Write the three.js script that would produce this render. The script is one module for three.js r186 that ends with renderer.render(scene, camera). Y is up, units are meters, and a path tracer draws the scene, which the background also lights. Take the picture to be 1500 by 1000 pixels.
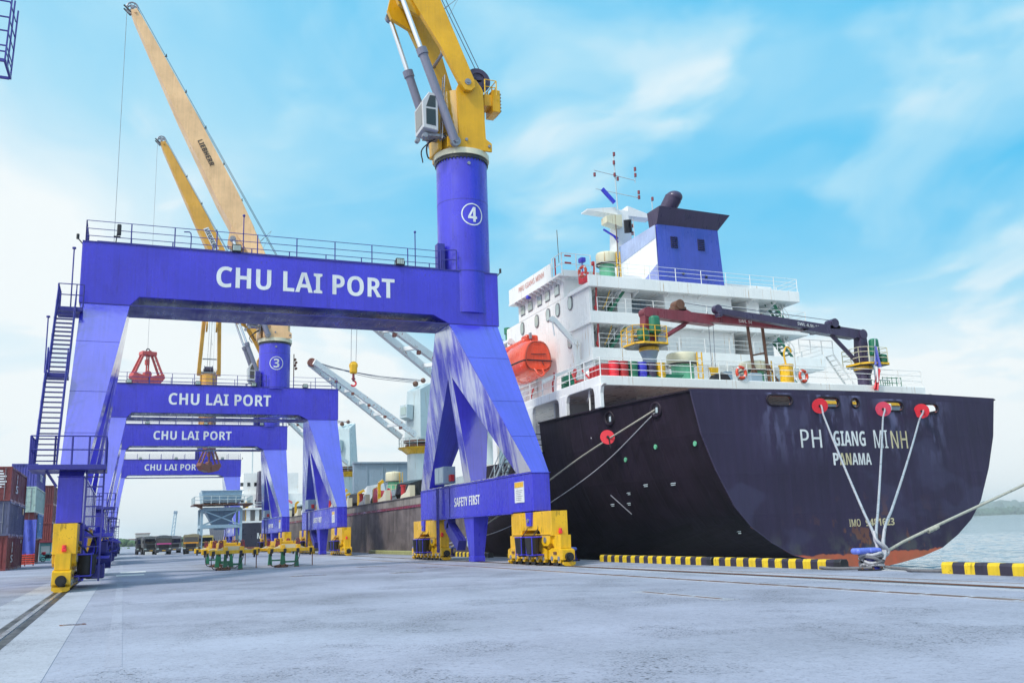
import * as THREE from 'three';
import { mergeGeometries } from 'three/addons/utils/BufferGeometryUtils.js';
import { RoundedBoxGeometry } from 'three/addons/geometries/RoundedBoxGeometry.js';
import { TextGeometry } from 'three/addons/geometries/TextGeometry.js';
import { FontLoader } from 'three/addons/loaders/FontLoader.js';

// ---------------------------------------------------------------- camera, sky, sun, exposure
const scene = new THREE.Scene();
const camera = new THREE.PerspectiveCamera(40.84, 1024 / 682, 0.1, 9000);
{
  // x runs across the quay towards the water, -z along the quay; the hand-held camera looks a little up and is rolled by two degrees
  const right = new THREE.Vector3(0.9231977, -0.03433004, 0.38278904);
  const up = new THREE.Vector3(-0.04658598, 0.97866226, 0.2001248);
  const back = new THREE.Vector3(-0.38149148, -0.20258735, 0.90189945);
  camera.quaternion.setFromRotationMatrix(new THREE.Matrix4().makeBasis(right, up, back));
  camera.position.set(0, 1.6, 0);
}
const renderer = new THREE.WebGLRenderer({ antialias: true });
renderer.toneMapping = THREE.LinearToneMapping;
renderer.toneMappingExposure = 1.15;
renderer.shadowMap.enabled = true;

const SUN_DIR = new THREE.Vector3(-0.62, 0.74, 0.27).normalize();
const sun = new THREE.DirectionalLight(new THREE.Color().setRGB(1, 0.95, 0.86), 2.4);
sun.position.copy(SUN_DIR).multiplyScalar(250).add(new THREE.Vector3(10, 0, -60));
sun.target.position.set(10, 0, -60);
sun.castShadow = true; sun.shadow.radius = 14; sun.shadow.mapSize.set(4096, 4096);
Object.assign(sun.shadow.camera, { left: -160, right: 160, top: 160, bottom: -160, near: 1, far: 600 });
scene.add(sun, sun.target);

// value noise that tiles with period (px, py)
function hash(x, y, s) { let h = Math.imul(x, 374761393) ^ Math.imul(y, 668265263) ^ Math.imul(s, 2147483647 - 974711); h = Math.imul(h ^ (h >>> 13), 1274126177); h ^= h >>> 16; return (h >>> 0) / 4294967296; }
function vnoise(x, y, px, py, s) {
  const xi = Math.floor(x), yi = Math.floor(y), fx = x - xi, fy = y - yi, u = fx * fx * (3 - 2 * fx), v = fy * fy * (3 - 2 * fy);
  const m = (a, n) => ((a % n) + n) % n, x0 = m(xi, px), x1 = m(xi + 1, px), y0 = m(yi, py), y1 = m(yi + 1, py);
  const a = hash(x0, y0, s), b = hash(x1, y0, s), c = hash(x0, y1, s), d = hash(x1, y1, s);
  return a + (b - a) * u + (c - a) * v + (a - b - c + d) * u * v;
}
function fbm(u, v, px, py, oct, s) { let t = 0, a = 0.5, n = 0; for (let i = 0; i < oct; i++) { t += a * vnoise(u * px, v * py, px, py, s + i * 17); n += a; a *= 0.5; px *= 2; py *= 2; } return t / n; }
const sstep = (a, b, x) => { const t = Math.min(1, Math.max(0, (x - a) / (b - a))); return t * t * (3 - 2 * t); };
const lerp = (a, b, t) => a + (b - a) * t;
let seed = 7; const rnd = () => { seed = (Math.imul(seed, 1664525) + 1013904223) >>> 0; return seed / 4294967296; };

{ // a bright hazy sky: white low down and towards the veiled sun on the left, clear blue higher up with wisps of cloud
  const W = 4096, Hh = 2048, data = new Float32Array(W * Hh * 4);
  const white = [0.80, 0.855, 0.87], pale = [0.36, 0.66, 0.83], blue = [0.095, 0.50, 0.80];
  for (let j = 0; j < Hh; j++) {
    const el = ((j + 0.5) / Hh - 0.5) * Math.PI, y = Math.sin(el), ch = Math.cos(el);
    for (let i = 0; i < W; i++) {
      const az = ((i + 0.5) / W - 0.5) * 2 * Math.PI, x = Math.cos(az) * ch, z = Math.sin(az) * ch;
      const sd = x * SUN_DIR.x + y * SUN_DIR.y + z * SUN_DIR.z;
      let r, g, b;
      if (y <= 0) { r = 0.78; g = 0.87; b = 0.92; }
      else {
        // cloud sheets lie on a plane overhead, so that they shrink towards the horizon
        const k = 1 / (y + 0.16), cx = x * k, cz = z * k, wx = fbm(cx * 0.06 + 0.3, cz * 0.06, 16, 16, 4, 91) - 0.5, wz = fbm(cx * 0.06, cz * 0.06 + 0.6, 16, 16, 4, 191) - 0.5;
        const veil = fbm((cx * 0.9 + cz * 0.35 + wx * 0.8) / 16, (cz * 0.6 - cx * 0.25 + wz * 0.8) / 16, 24, 24, 8, 5);
        const wisp = fbm((cx * 0.5 + cz * 0.7 + wx) / 24, (cz * 1.1 - cx * 0.8 + wz) / 24, 30, 60, 6, 33), puff = fbm((cx + wx * 0.6) / 10, (cz + wz * 0.6) / 10, 36, 36, 6, 61);
        const h = sstep(0.02, 0.5, y), rt = sstep(-0.2, 0.75, x * 0.95 - z * 0.1);
        let t = lerp(sstep(0.22, 0.62, y), sstep(0.05, 0.40, y), rt) * 0.78 - 0.6 * sstep(0.1, 0.9, sd) + 0.26 * rt * sstep(0.04, 0.3, y) - 0.1;
        t += (0.5 - veil) * 1.5 * (0.35 + 0.65 * h) - 0.2 * sstep(0.5, 0.72, wisp) * (0.3 + 0.7 * h) - 0.5 * sstep(0.44, 0.68, puff) * sstep(0.34, 0.58, veil) * (0.3 + 0.7 * h) + 0.06;
        t = Math.min(1, Math.max(0, t));
        const p = Math.min(1, t * 2), q = Math.max(0, t * 2 - 1);
        r = lerp(lerp(white[0], pale[0], p), blue[0], q); g = lerp(lerp(white[1], pale[1], p), blue[1], q); b = lerp(lerp(white[2], pale[2], p), blue[2], q);
        const glow = 1 + 0.8 * sstep(0.45, 1, sd); r *= glow; g *= glow; b *= glow;
      }
      const o = (j * W + i) * 4; data[o] = r; data[o + 1] = g; data[o + 2] = b; data[o + 3] = 1;
    }
  }
  const sky = new THREE.DataTexture(data, W, Hh, THREE.RGBAFormat, THREE.FloatType);
  sky.mapping = THREE.EquirectangularReflectionMapping; sky.magFilter = sky.minFilter = THREE.LinearFilter; sky.colorSpace = THREE.LinearSRGBColorSpace; sky.needsUpdate = true;
  scene.background = sky; scene.environment = sky;
}
scene.fog = new THREE.FogExp2(new THREE.Color(0.8, 0.9, 0.97), 0.00017);

// ---------------------------------------------------------------- helpers
const fonts = new FontLoader();
const bold = await fonts.loadAsync('fonts/droid/droid_sans_bold.typeface.json');
const regular = await fonts.loadAsync('fonts/droid/droid_sans_regular.typeface.json');
const V = (x, y, z) => new THREE.Vector3(x, y, z);
const used = new Map(), ORIGIN = new Map();
function numbered(name) { const n = used.get(name) || 0; used.set(name, n + 1); return n ? `${name}_${String(n).padStart(3, '0')}` : name; }
function thing(name, label, category, [x, y, z] = [0, 0, 0], turn = 0, group) {
  const o = new THREE.Group(); o.name = numbered(name); o.position.set(x, y, z); o.rotation.y = turn;
  o.userData = { label, category }; if (group) o.userData.group = group;
  scene.add(o); return o;
}
// a thing whose parts are given in world axes: they are moved to its own base
function placed(name, label, category, at, group) { const o = thing(name, label, category, at, 0, group); ORIGIN.set(o, at); return o; }
function tagged(o, label, category, group) { o.userData = { label, category }; if (group) o.userData.group = group; return o; }
function boxUV(g) {
  const p = g.attributes.position.array, n = p.length / 9, uv = new Float32Array(n * 6);
  for (let t = 0; t < n; t++) {
    const o = t * 9, ax = p[o + 3] - p[o], ay = p[o + 4] - p[o + 1], az = p[o + 5] - p[o + 2], bx = p[o + 6] - p[o], by = p[o + 7] - p[o + 1], bz = p[o + 8] - p[o + 2];
    const nx = Math.abs(ay * bz - az * by), ny = Math.abs(az * bx - ax * bz), nz = Math.abs(ax * by - ay * bx);
    for (let k = 0; k < 3; k++) {
      const x = p[o + k * 3], y = p[o + k * 3 + 1], z = p[o + k * 3 + 2];
      uv[t * 6 + k * 2] = ny > nx && ny > nz ? x : nx > nz ? z : x; uv[t * 6 + k * 2 + 1] = ny > nx && ny > nz ? z : y;
    }
  }
  g.setAttribute('uv', new THREE.BufferAttribute(uv, 2)); return g;
}
function merged(geos) {
  const list = [geos].flat(9).map(g => { const q = g.index ? g.toNonIndexed() : g; for (const k of Object.keys(q.attributes)) if (!['position', 'normal', 'color'].includes(k)) q.deleteAttribute(k); return q; });
  return boxUV(list.length > 1 ? mergeGeometries(list, false) : list[0]);
}
function part(name, geos, material, parent = scene, label, keepUV) {
  const g = keepUV ? geos : merged(geos);
  let top = parent; while (top.parent && top.parent !== scene) top = top.parent;
  const o = ORIGIN.get(top); if (o) g.translate(-o[0], -o[1], -o[2]);
  const m = new THREE.Mesh(g, material); m.name = parent === scene ? numbered(name) : name; m.castShadow = m.receiveShadow = true;
  if (label) m.userData.label = label;
  parent.add(m); return m;
}
const each = (name, geos, m, parent, label) => [geos].flat(9).map(g => part(name, [g], m, parent, label));
function structure(name, geos, material) { const m = part(name, geos, material); m.userData.kind = 'structure'; return m; }
const at = (g, x, y, z) => g.translate(x, y, z);
const box = (w, h, d, x = 0, y = 0, z = 0, ry = 0, rx = 0, rz = 0) => { const g = new THREE.BoxGeometry(w, h, d); if (rz) g.rotateZ(rz); if (rx) g.rotateX(rx); if (ry) g.rotateY(ry); return g.translate(x, y, z); };
const span = (x0, x1, y0, y1, z0, z1) => box(Math.abs(x1 - x0), Math.abs(y1 - y0), Math.abs(z1 - z0), (x0 + x1) / 2, (y0 + y1) / 2, (z0 + z1) / 2);
const soft = (w, h, d, x, y, z, r = 0.04, s = 2) => new RoundedBoxGeometry(w, h, d, s, Math.min(r, w / 2.1, h / 2.1, d / 2.1)).translate(x, y, z);
const sspan = (x0, x1, y0, y1, z0, z1, r) => soft(Math.abs(x1 - x0), Math.abs(y1 - y0), Math.abs(z1 - z0), (x0 + x1) / 2, (y0 + y1) / 2, (z0 + z1) / 2, r);
function along(g, p, q) { // a shape standing on y from -0.5 to 0.5 turned to run from p to q
  const d = V(...q).sub(V(...p)), l = d.length(); g.scale(1, l, 1);
  g.applyQuaternion(new THREE.Quaternion().setFromUnitVectors(V(0, 1, 0), d.normalize()));
  return g.translate((p[0] + q[0]) / 2, (p[1] + q[1]) / 2, (p[2] + q[2]) / 2);
}
const bar = (p, q, r, n = 6, r2 = r) => along(new THREE.CylinderGeometry(r2, r, 1, n), p, q);
const cylX = (r, l, x, y, z, n = 20) => new THREE.CylinderGeometry(r, r, l, n).rotateZ(Math.PI / 2).translate(x, y, z);
const cylY = (r, l, x, y, z, n = 24, r2 = r) => new THREE.CylinderGeometry(r2, r, l, n).translate(x, y, z);
const cylZ = (r, l, x, y, z, n = 20) => new THREE.CylinderGeometry(r, r, l, n).rotateX(Math.PI / 2).translate(x, y, z);
function beamBar(p, q, w, h) { // box bar, w across (horizontal), h the other way
  const d = V(...q).sub(V(...p)), l = d.length(), f = d.clone().normalize(); let s = f.clone().cross(V(0, 1, 0)); if (s.length() < 1e-3) s = V(1, 0, 0); s.normalize(); const u = s.clone().cross(f);
  const g = new THREE.BoxGeometry(w, h, l); g.applyMatrix4(new THREE.Matrix4().makeBasis(s, u, f.clone().negate()).setPosition((p[0] + q[0]) / 2, (p[1] + q[1]) / 2, (p[2] + q[2]) / 2)); return g;
}
const shapeOf = (pts, holes = []) => { const s = new THREE.Shape(pts.map(p => new THREE.Vector2(...p))); for (const h of holes) s.holes.push(h instanceof THREE.Path ? h : new THREE.Path(h.map(p => new THREE.Vector2(...p)))); return s; };
const plate = (pts, d, holes, bevel = 0) => new THREE.ExtrudeGeometry(shapeOf(pts, holes), { depth: d, bevelEnabled: bevel > 0, bevelSize: bevel, bevelThickness: bevel, bevelSegments: 1, curveSegments: 14 }); // lies in xy, grows to +z
function hexa(b, t) { // four corners below, four above, each ring counter-clockwise seen from above
  const c = [...b, ...t], f = [[0, 3, 2, 1], [4, 5, 6, 7], [0, 1, 5, 4], [1, 2, 6, 5], [2, 3, 7, 6], [3, 0, 4, 7]], p = [];
  for (const [i, j, k, l] of f) for (const v of [i, j, k, i, k, l]) p.push(...c[v]);
  const g = new THREE.BufferGeometry(); g.setAttribute('position', new THREE.Float32BufferAttribute(p, 3)); g.computeVertexNormals(); return g;
}
const lathe = (pts, n = 24) => new THREE.LatheGeometry(pts.map(p => new THREE.Vector2(...p)), n);
const tube = (pts, r, n = 24, m = 6) => new THREE.TubeGeometry(new THREE.CatmullRomCurve3(pts.map(p => V(...p))), n, r, m);
const torus = (R, r, n = 24, m = 8) => new THREE.TorusGeometry(R, r, m, n);
function rails(path, h = 1.05, gap = 1.9, r = 0.022, levels = [0.52, 1], postR = r * 1.4) { // handrail along a path of points
  const g = [];
  for (let i = 0; i + 1 < path.length; i++) {
    const a = path[i], b = path[i + 1], l = Math.hypot(b[0] - a[0], b[1] - a[1], b[2] - a[2]), n = Math.max(1, Math.round(l / gap));
    for (const k of levels) g.push(bar([a[0], a[1] + h * k, a[2]], [b[0], b[1] + h * k, b[2]], r, 5));
    for (let j = i ? 1 : 0; j <= n; j++) { const t = j / n, p = a.map((v, q) => lerp(v, b[q], t)); g.push(bar(p, [p[0], p[1] + h, p[2]], postR, 5)); }
  }
  return g;
}
function text(str, font, width, height, depth = 0.02) { // centred on the origin in xy, facing +z
  const g = new TextGeometry(str, { font, size: 1, depth: 1, curveSegments: 5 }); g.computeBoundingBox(); const b = g.boundingBox;
  g.translate(-(b.min.x + b.max.x) / 2, -(b.min.y + b.max.y) / 2, 0);
  return g.scale(width / (b.max.x - b.min.x), height / (b.max.y - b.min.y), depth);
}
function wrap(g, r) { // bend a flat shape facing +z round a standing cylinder of radius r
  const p = g.attributes.position; for (let i = 0; i < p.count; i++) { const a = p.getX(i) / r, q = r + p.getZ(i); p.setXYZ(i, Math.sin(a) * q, p.getY(i), Math.cos(a) * q); }
  g.computeVertexNormals(); return g;
}

// ---------------------------------------------------------------- materials
function tex(n, fn, { srgb = false, rx = 1, ry = 1 } = {}) { // fn(u, v) -> [r, g, b] in 0..1
  const d = new Uint8Array(n * n * 4);
  for (let j = 0; j < n; j++) for (let i = 0; i < n; i++) { const c = fn((i + 0.5) / n, (j + 0.5) / n), o = (j * n + i) * 4; d[o] = 255 * Math.min(1, Math.max(0, c[0])); d[o + 1] = 255 * Math.min(1, Math.max(0, c[1])); d[o + 2] = 255 * Math.min(1, Math.max(0, c[2])); d[o + 3] = 255; }
  const t = new THREE.DataTexture(d, n, n); t.wrapS = t.wrapT = THREE.RepeatWrapping; t.magFilter = THREE.LinearFilter; t.minFilter = THREE.LinearMipmapLinearFilter; t.generateMipmaps = true;
  if (srgb) t.colorSpace = THREE.SRGBColorSpace; t.repeat.set(rx, ry); t.needsUpdate = true; return t;
}
const grey = v => [v, v, v];
// paint: rain streaks and faded patches, over 8 m
const T = {
  streak: tex(512, (u, v) => { const s = fbm(u, v, 96, 3, 3, 1), b = fbm(u, v, 5, 5, 5, 2), f = fbm(u, v, 40, 40, 3, 3); return grey(0.80 + 0.16 * (s - 0.5) + 0.34 * (b - 0.5) + 0.08 * (f - 0.5) + 0.05); }, { rx: 1 / 8, ry: 1 / 8 }),
  steelBlue: tex(1024, (u, v) => { // crane paint: rain streaks, chalky fading, dust runs and a few rust pricks
    const s = fbm(u, v, 120, 3, 4, 1), b = fbm(u, v, 5, 5, 5, 2), f = fbm(u, v, 60, 60, 3, 3), run = sstep(0.60, 0.78, fbm(u, v, 70, 2, 4, 8)) * sstep(0.35, 0.7, fbm(u, v, 6, 9, 4, 9)), p = sstep(0.80, 0.86, vnoise(u * 180, v * 180, 180, 180, 10)) * sstep(0.55, 0.75, b);
    let k = 0.86 + 0.2 * (s - 0.5) + 0.3 * (b - 0.5) + 0.1 * (f - 0.5), c = [k, k, k]; c = c.map((x, i) => lerp(x, x * 0.62, run * 0.55)); return [lerp(c[0], 1, p * 0.6), c[1], lerp(c[2], c[2] * 0.25, p * 0.6)]; }, { rx: 1 / 9, ry: 1 / 9 }),
  rough: tex(256, (u, v) => { const b = fbm(u, v, 6, 6, 5, 12), s = fbm(u, v, 40, 3, 3, 13); return grey(0.45 + 0.7 * (b - 0.5) + 0.35 * (s - 0.5)); }, { rx: 1 / 6, ry: 1 / 6 }),
  wear: tex(512, (u, v) => { // white paint with rust runs
    const b = fbm(u, v, 6, 6, 5, 22), s = fbm(u, v, 64, 2, 4, 23), m = sstep(0.66, 0.80, s) * sstep(0.45, 0.75, b), d = 0.93 + 0.14 * (b - 0.5);
    return [lerp(d, 0.55, m), lerp(d, 0.36, m), lerp(d, 0.2, m)]; }, { rx: 1 / 7, ry: 1 / 7 }),
  dirt: tex(512, (u, v) => { // machinery: grease and chips
    const b = fbm(u, v, 8, 8, 5, 42), s = fbm(u, v, 50, 4, 3, 43), c = 0.8 * sstep(0.72, 0.76, fbm(u, v, 90, 90, 3, 44)) * sstep(0.4, 0.7, b); const d = 0.92 + 0.42 * (b - 0.5) + 0.3 * (s - 0.5) - 0.45 * sstep(0.62, 0.76, fbm(u, v, 30, 5, 4, 45)) * sstep(0.4, 0.65, b);
    return [lerp(d, 0.25, c), lerp(d, 0.17, c), lerp(d, 0.12, c)]; }, { rx: 1 / 4, ry: 1 / 4 }),
  chips: tex(512, (u, v) => { const c = sstep(0.69, 0.73, fbm(u, v, 40, 40, 3, 77)) * sstep(0.45, 0.6, fbm(u, v, 7, 7, 3, 78)), d = 0.92 + 0.16 * (fbm(u, v, 8, 8, 4, 79) - 0.5); return [lerp(d, 0.5, c), lerp(d, 0.16, c), lerp(d, 0.13, c)]; }, { rx: 1 / 6, ry: 1 / 6 }),
  dents: tex(512, (u, v) => { const x = Math.min(1, Math.abs(((u * 10) % 1) - 0.5) * 2), y = Math.min(1, Math.abs(((v * 4) % 1) - 0.5) * 2); return grey(0.5 + 0.28 * (fbm(u, v, 14, 10, 3, 88) - 0.5) + 0.16 * Math.pow(Math.max(x, y), 8) + 0.1 * (fbm(u, v, 60, 60, 3, 89) - 0.5)); }, { rx: 1 / 8, ry: 1 / 8 }),
  bump: tex(256, (u, v) => grey(fbm(u, v, 6, 6, 5, 52)), { rx: 1 / 3, ry: 1 / 3 }),
};
function paint(r, g, b, { map = T.streak, rough = 0.5, coat = 0, ior = 1.5, metal = 0, bump = 0, side } = {}) {
  const m = new THREE.MeshPhysicalMaterial({ color: new THREE.Color().setRGB(r, g, b), map, roughness: rough, roughnessMap: rough < 0.95 ? T.rough : null, metalness: metal, clearcoat: coat, clearcoatRoughness: 0.12, ior });
  if (m.roughnessMap) m.roughness = Math.min(1, rough * 1.9);
  if (bump) { m.bumpMap = T.bump; m.bumpScale = bump; }
  if (side) m.side = THREE.DoubleSide;
  return m;
}
const M = {
  blue: paint(0.046, 0.042, 0.64, { rough: 0.4, coat: 0.22, map: T.steelBlue }),
  blueGloss: paint(0.066, 0.060, 0.66, { rough: 0.22, coat: 0.8, ior: 2.0, bump: 0.012, map: T.steelBlue }),
  blueDark: paint(0.035, 0.035, 0.30, { rough: 0.5 }),
  yellow: paint(0.84, 0.48, 0.008, { rough: 0.42, map: T.dirt, coat: 0.2 }),
  boomYellow: paint(0.78, 0.41, 0.006, { rough: 0.4 }),
  boomAmber: paint(0.74, 0.38, 0.05, { rough: 0.5 }),
  boomPeach: paint(0.90, 0.57, 0.30, { rough: 0.55 }),
  glareWeb: new THREE.MeshPhysicalMaterial({ map: tex(512, (u, v) => { const p = fbm(u, v, 7, 4, 5, 701), s = fbm(u, v, 40, 6, 4, 702), k = sstep(0.30, 0.68, 0.6 * p + 0.4 * s); return [lerp(0.26, 0.92, k), lerp(0.25, 0.93, k), lerp(0.80, 0.97, k)]; }, { srgb: true, rx: 1 / 9, ry: 1 / 9 }), roughness: 0.22, metalness: 0.55, clearcoat: 0.6, clearcoatRoughness: 0.15, bumpMap: T.bump, bumpScale: 0.02 }),  // leg blue with the white glare of the sky painted in as pale patches
  steel: paint(0.30, 0.31, 0.36, { rough: 0.35, map: T.dirt, metal: 0.4 }),
  cylinder: paint(0.20, 0.21, 0.30, { rough: 0.4 }),
  chrome: paint(0.75, 0.77, 0.82, { rough: 0.2, metal: 0.9, map: null }),
  dark: paint(0.018, 0.018, 0.024, { rough: 0.6, map: T.dirt }),
  rubber: paint(0.015, 0.015, 0.018, { rough: 0.85 }),
  white: paint(0.86, 0.87, 0.87, { rough: 0.45, map: T.wear }),
  cream: paint(0.74, 0.70, 0.52, { rough: 0.5, map: T.wear }),
  letter: paint(0.80, 0.83, 0.85, { rough: 0.6 }),
  glass: new THREE.MeshPhysicalMaterial({ color: 0x10141c, roughness: 0.08, metalness: 0, clearcoat: 1 }),
  pane: new THREE.MeshPhysicalMaterial({ color: new THREE.Color().setRGB(0.42, 0.52, 0.50), roughness: 0.12, clearcoat: 1 }),
  red: paint(0.52, 0.025, 0.03, { rough: 0.5 }),
  redBright: paint(0.75, 0.03, 0.05, { rough: 0.5, map: null }),
  orange: paint(0.88, 0.075, 0.022, { rough: 0.35, coat: 0.4 }),
  green: paint(0.02, 0.20, 0.11, { rough: 0.5 }),
  mint: paint(0.16, 0.55, 0.33, { rough: 0.5 }),
  maroon: paint(0.22, 0.035, 0.055, { rough: 0.5, map: T.dirt }),
  violet: paint(0.055, 0.040, 0.095, { rough: 0.5, map: T.dirt }),
  brown: paint(0.22, 0.075, 0.06, { rough: 0.6, map: T.dirt }),
  rust: paint(0.16, 0.07, 0.04, { rough: 0.85, map: T.dirt }),
  shipGrey: paint(0.50, 0.60, 0.64, { rough: 0.5, map: T.wear }),
  slate: paint(0.27, 0.36, 0.46, { rough: 0.6, map: T.wear }),
  rope: paint(0.42, 0.40, 0.34, { rough: 0.9, map: T.dirt }),
  ropeGrey: paint(0.42, 0.42, 0.46, { rough: 0.9, map: T.dirt }),
  wire: paint(0.10, 0.10, 0.16, { rough: 0.6, map: null }),
  teal: paint(0.10, 0.36, 0.36, { rough: 0.6 }),
  skyBlue: paint(0.34, 0.50, 0.62, { rough: 0.5, map: T.wear }),
  winFrame: paint(0.16, 0.16, 0.18, { rough: 0.6, map: null }),
  cabGrey: paint(0.52, 0.53, 0.56, { rough: 0.5, map: T.wear }),
  interior: paint(0.55, 0.57, 0.60, { rough: 0.7, map: T.wear }),
};
// ---------------------------------------------------------------- ground, water
{
  const col = tex(2048, (u, v) => { // worn concrete, 8 m: fine aggregate showing in rubbed patches
    const a = fbm(u, v, 4, 4, 5, 301), b = fbm(u, v, 90, 90, 3, 302), c = vnoise(u * 360, v * 360, 360, 360, 303), e = vnoise(u * 140, v * 140, 140, 140, 307), p = fbm(u, v, 5, 5, 4, 304);
    const rough = sstep(0.46, 0.66, p), speck = Math.max(sstep(0.74, 0.88, c), sstep(0.84, 0.93, e)) * (0.4 + 0.6 * rough), light = sstep(0.80, 0.95, 1 - c) * (0.3 + 0.7 * rough), crack = 0;
    return grey(0.92 + 0.3 * (a - 0.5) + 0.2 * (b - 0.5) - 0.12 * rough - 0.55 * speck + 0.2 * light * rough); }, { rx: 1 / 8, ry: 1 / 8 });
  const bmp = tex(1024, (u, v) => { const p = fbm(u, v, 5, 5, 4, 304), rough = 0.25 + 0.75 * sstep(0.45, 0.65, p); return grey(0.5 + (0.5 - vnoise(u * 300, v * 300, 300, 300, 303)) * 0.6 * rough + (0.5 - vnoise(u * 140, v * 140, 140, 140, 307)) * 0.4 * rough); }, { rx: 1 / 8, ry: 1 / 8 });
  const m = new THREE.MeshStandardMaterial({ color: new THREE.Color().setRGB(0.315, 0.325, 0.415), map: col, bumpMap: bmp, bumpScale: 0.012, roughness: 0.82, vertexColors: true });
  // sheet with broad stains and tyre-darkened lanes in its vertex colours
  const xs = [], zs = []; for (let x = -60; x <= 22; x += 0.5) xs.push(x); xs.unshift(-2500, -900, -300, -120); for (let z = 25; z >= -110; z -= 0.5) zs.push(z); for (let z = -114; z > -400; z -= 5) zs.push(z); zs.push(-700, -1500, -3000);
  const pos = [], cols = [], idx = [];
  for (const z of zs) for (const x of xs) {
    pos.push(x, 0, z);
    const n = fbm((x + 60) / 128, (z + 400) / 512, 12, 48, 5, 401), lane = fbm((x + 60) / 64, (z + 400) / 800, 26, 20, 4, 402);
    const str = fbm((x * 0.94 + z * 0.34 + 400) / 512, (z * 0.94 - x * 0.34 + 600) / 512, 40, 190, 4, 420); let k = 0.99 + 0.28 * (n - 0.5) + 0.24 * (lane - 0.5) + 0.34 * (str - 0.5);
    const blotch = sstep(0.66, 0.8, fbm((x + 60) / 100, (z + 400) / 500, 14, 40, 4, 409)); k -= 0.14 * blotch;
    const stain = sstep(0.6, 0.75, fbm((x + 60) / 160, (z + 400) / 640, 20, 30, 4, 403)) * sstep(14, 17, x); k -= 0.12 * stain;
    const tint = fbm((x + 60) / 128, (z + 400) / 512, 20, 80, 3, 431) - 0.5; cols.push(k * (1 + 0.05 * tint), k * (1 - 0.01 * stain), k * (1 - 0.03 * stain + 0.04 * tint));
  }
  const w = xs.length; for (let j = 0; j + 1 < zs.length; j++) for (let i = 0; i + 1 < w; i++) { const a = j * w + i; idx.push(a, a + 1, a + w, a + 1, a + w + 1, a + w); }
  const g = new THREE.BufferGeometry(); g.setAttribute('position', new THREE.Float32BufferAttribute(pos, 3)); g.setAttribute('color', new THREE.Float32BufferAttribute(cols, 3)); g.setIndex(idx); g.computeVertexNormals();
  structure('quay_apron', [g], m);
  const cm = new THREE.MeshStandardMaterial({ color: new THREE.Color().setRGB(0.44, 0.45, 0.48), map: col, bumpMap: bmp, bumpScale: 0.012, roughness: 0.85 });
  structure('quay_edge', [span(22.0, 22.35, -6, 0.02, -420, 25)], cm);
  const pale = new THREE.MeshStandardMaterial({ color: new THREE.Color().setRGB(0.39, 0.40, 0.47), map: col, roughness: 0.85 });
  // rail tracks: a paler strip of concrete, a steel rail head and the grooves beside it
  for (const [x, w1] of [[-2.0, 2.3], [18.2, 1.5]]) {
    const tr = structure('crane_track', [span(x - w1 / 2, x + w1 / 2, -0.02, 0.006, -330, 20)], pale);
    part('rail', [span(x - 0.055, x + 0.055, -0.02, 0.03, -330, 20)], x < 0 ? M.steel : M.rust, tr);
    part('rail_groove', [span(x - 0.24, x - 0.07, -0.01, 0.010, -330, 20)], M.dark, tr);
    part('rail_groove', [span(x + 0.07, x + 0.24, -0.01, 0.010, -330, 20)], M.dark, tr);
  }
  const tr = structure('cable_trench', [span(19.1, 19.5, -0.02, 0.008, -330, 20)], pale);
  part('trench_slot', [span(19.26, 19.34, -0.01, 0.012, -330, 20)], M.rust, tr);
  const dr = structure('slot_drain', [span(15.35, 15.95, -0.02, 0.006, -120, 20)], pale);
  for (let z = 2; z > -70; z -= 1.15) part('drain_cover', [sspan(15.52, 15.78, -0.02, 0.011, z - 1.0, z, 0.004)], M.rust, dr);
  const d2 = structure('slot_drain', [span(11.9, 12.3, -0.02, 0.006, -21, -17)], pale);
  for (let z = -17.4; z > -20.4; z -= 1.15) part('drain_cover', [sspan(12.04, 12.14, -0.02, 0.011, z - 1.0, z, 0.004)], M.rust, d2);
  structure('land_plot', [span(-3000, -700, -0.3, 0.004, -2500, -450)], cm);
  // painted marks
  const wp = new THREE.MeshStandardMaterial({ color: 0xe8e8e6, roughness: 0.8, map: col });
  for (const [x, z, l] of [[0.62, -60.6, 1.4], [0.42, -54.9, 1.4], [0.7, -150, 2.2], [0.4, -118, 2.0]]) structure('painted_bar', [span(x - l / 2, x + l / 2, -0.01, 0.005, z - 1.0, z + 1.0)], wp);
  const faint = new THREE.MeshStandardMaterial({ color: new THREE.Color().setRGB(0.34, 0.35, 0.44), roughness: 0.85, map: col });
  structure('lane_line', [span(-0.16, 0.06, -0.01, 0.004, -140, -14)], faint);
  // water
  const wn = 512, hgt = (u, v) => { const a = fbm(u, v, 16, 10, 4, 501), b = fbm(u, v, 34, 26, 4, 502); return 0.55 * (1 - Math.abs(2 * a - 1)) + 0.45 * (1 - Math.abs(2 * b - 1)); };
  const wb = tex(wn, (u, v) => grey(hgt(u, v)), { rx: 1 / 55, ry: 1 / 55 });
  const wm = new THREE.MeshPhysicalMaterial({ color: new THREE.Color().setRGB(0.24, 0.30, 0.36), roughness: 0.06, bumpMap: wb, bumpScale: 2.2, ior: 1.33 });
  // near the ship the waves are real relief, farther out only the fine bump is left
  const wx = [], wz = []; for (let x = 22.2; x <= 170; x += 0.7) wx.push(x); for (let x = 180; x < 500; x += 20) wx.push(x); wx.push(900, 2000, 4000, 6500);
  for (let z = 30; z >= -170; z -= 0.7) wz.push(z); for (let z = -180; z > -500; z -= 20) wz.push(z); wz.push(-1000, -2500, -6000); wz.unshift(900, 300, 80);
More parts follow.
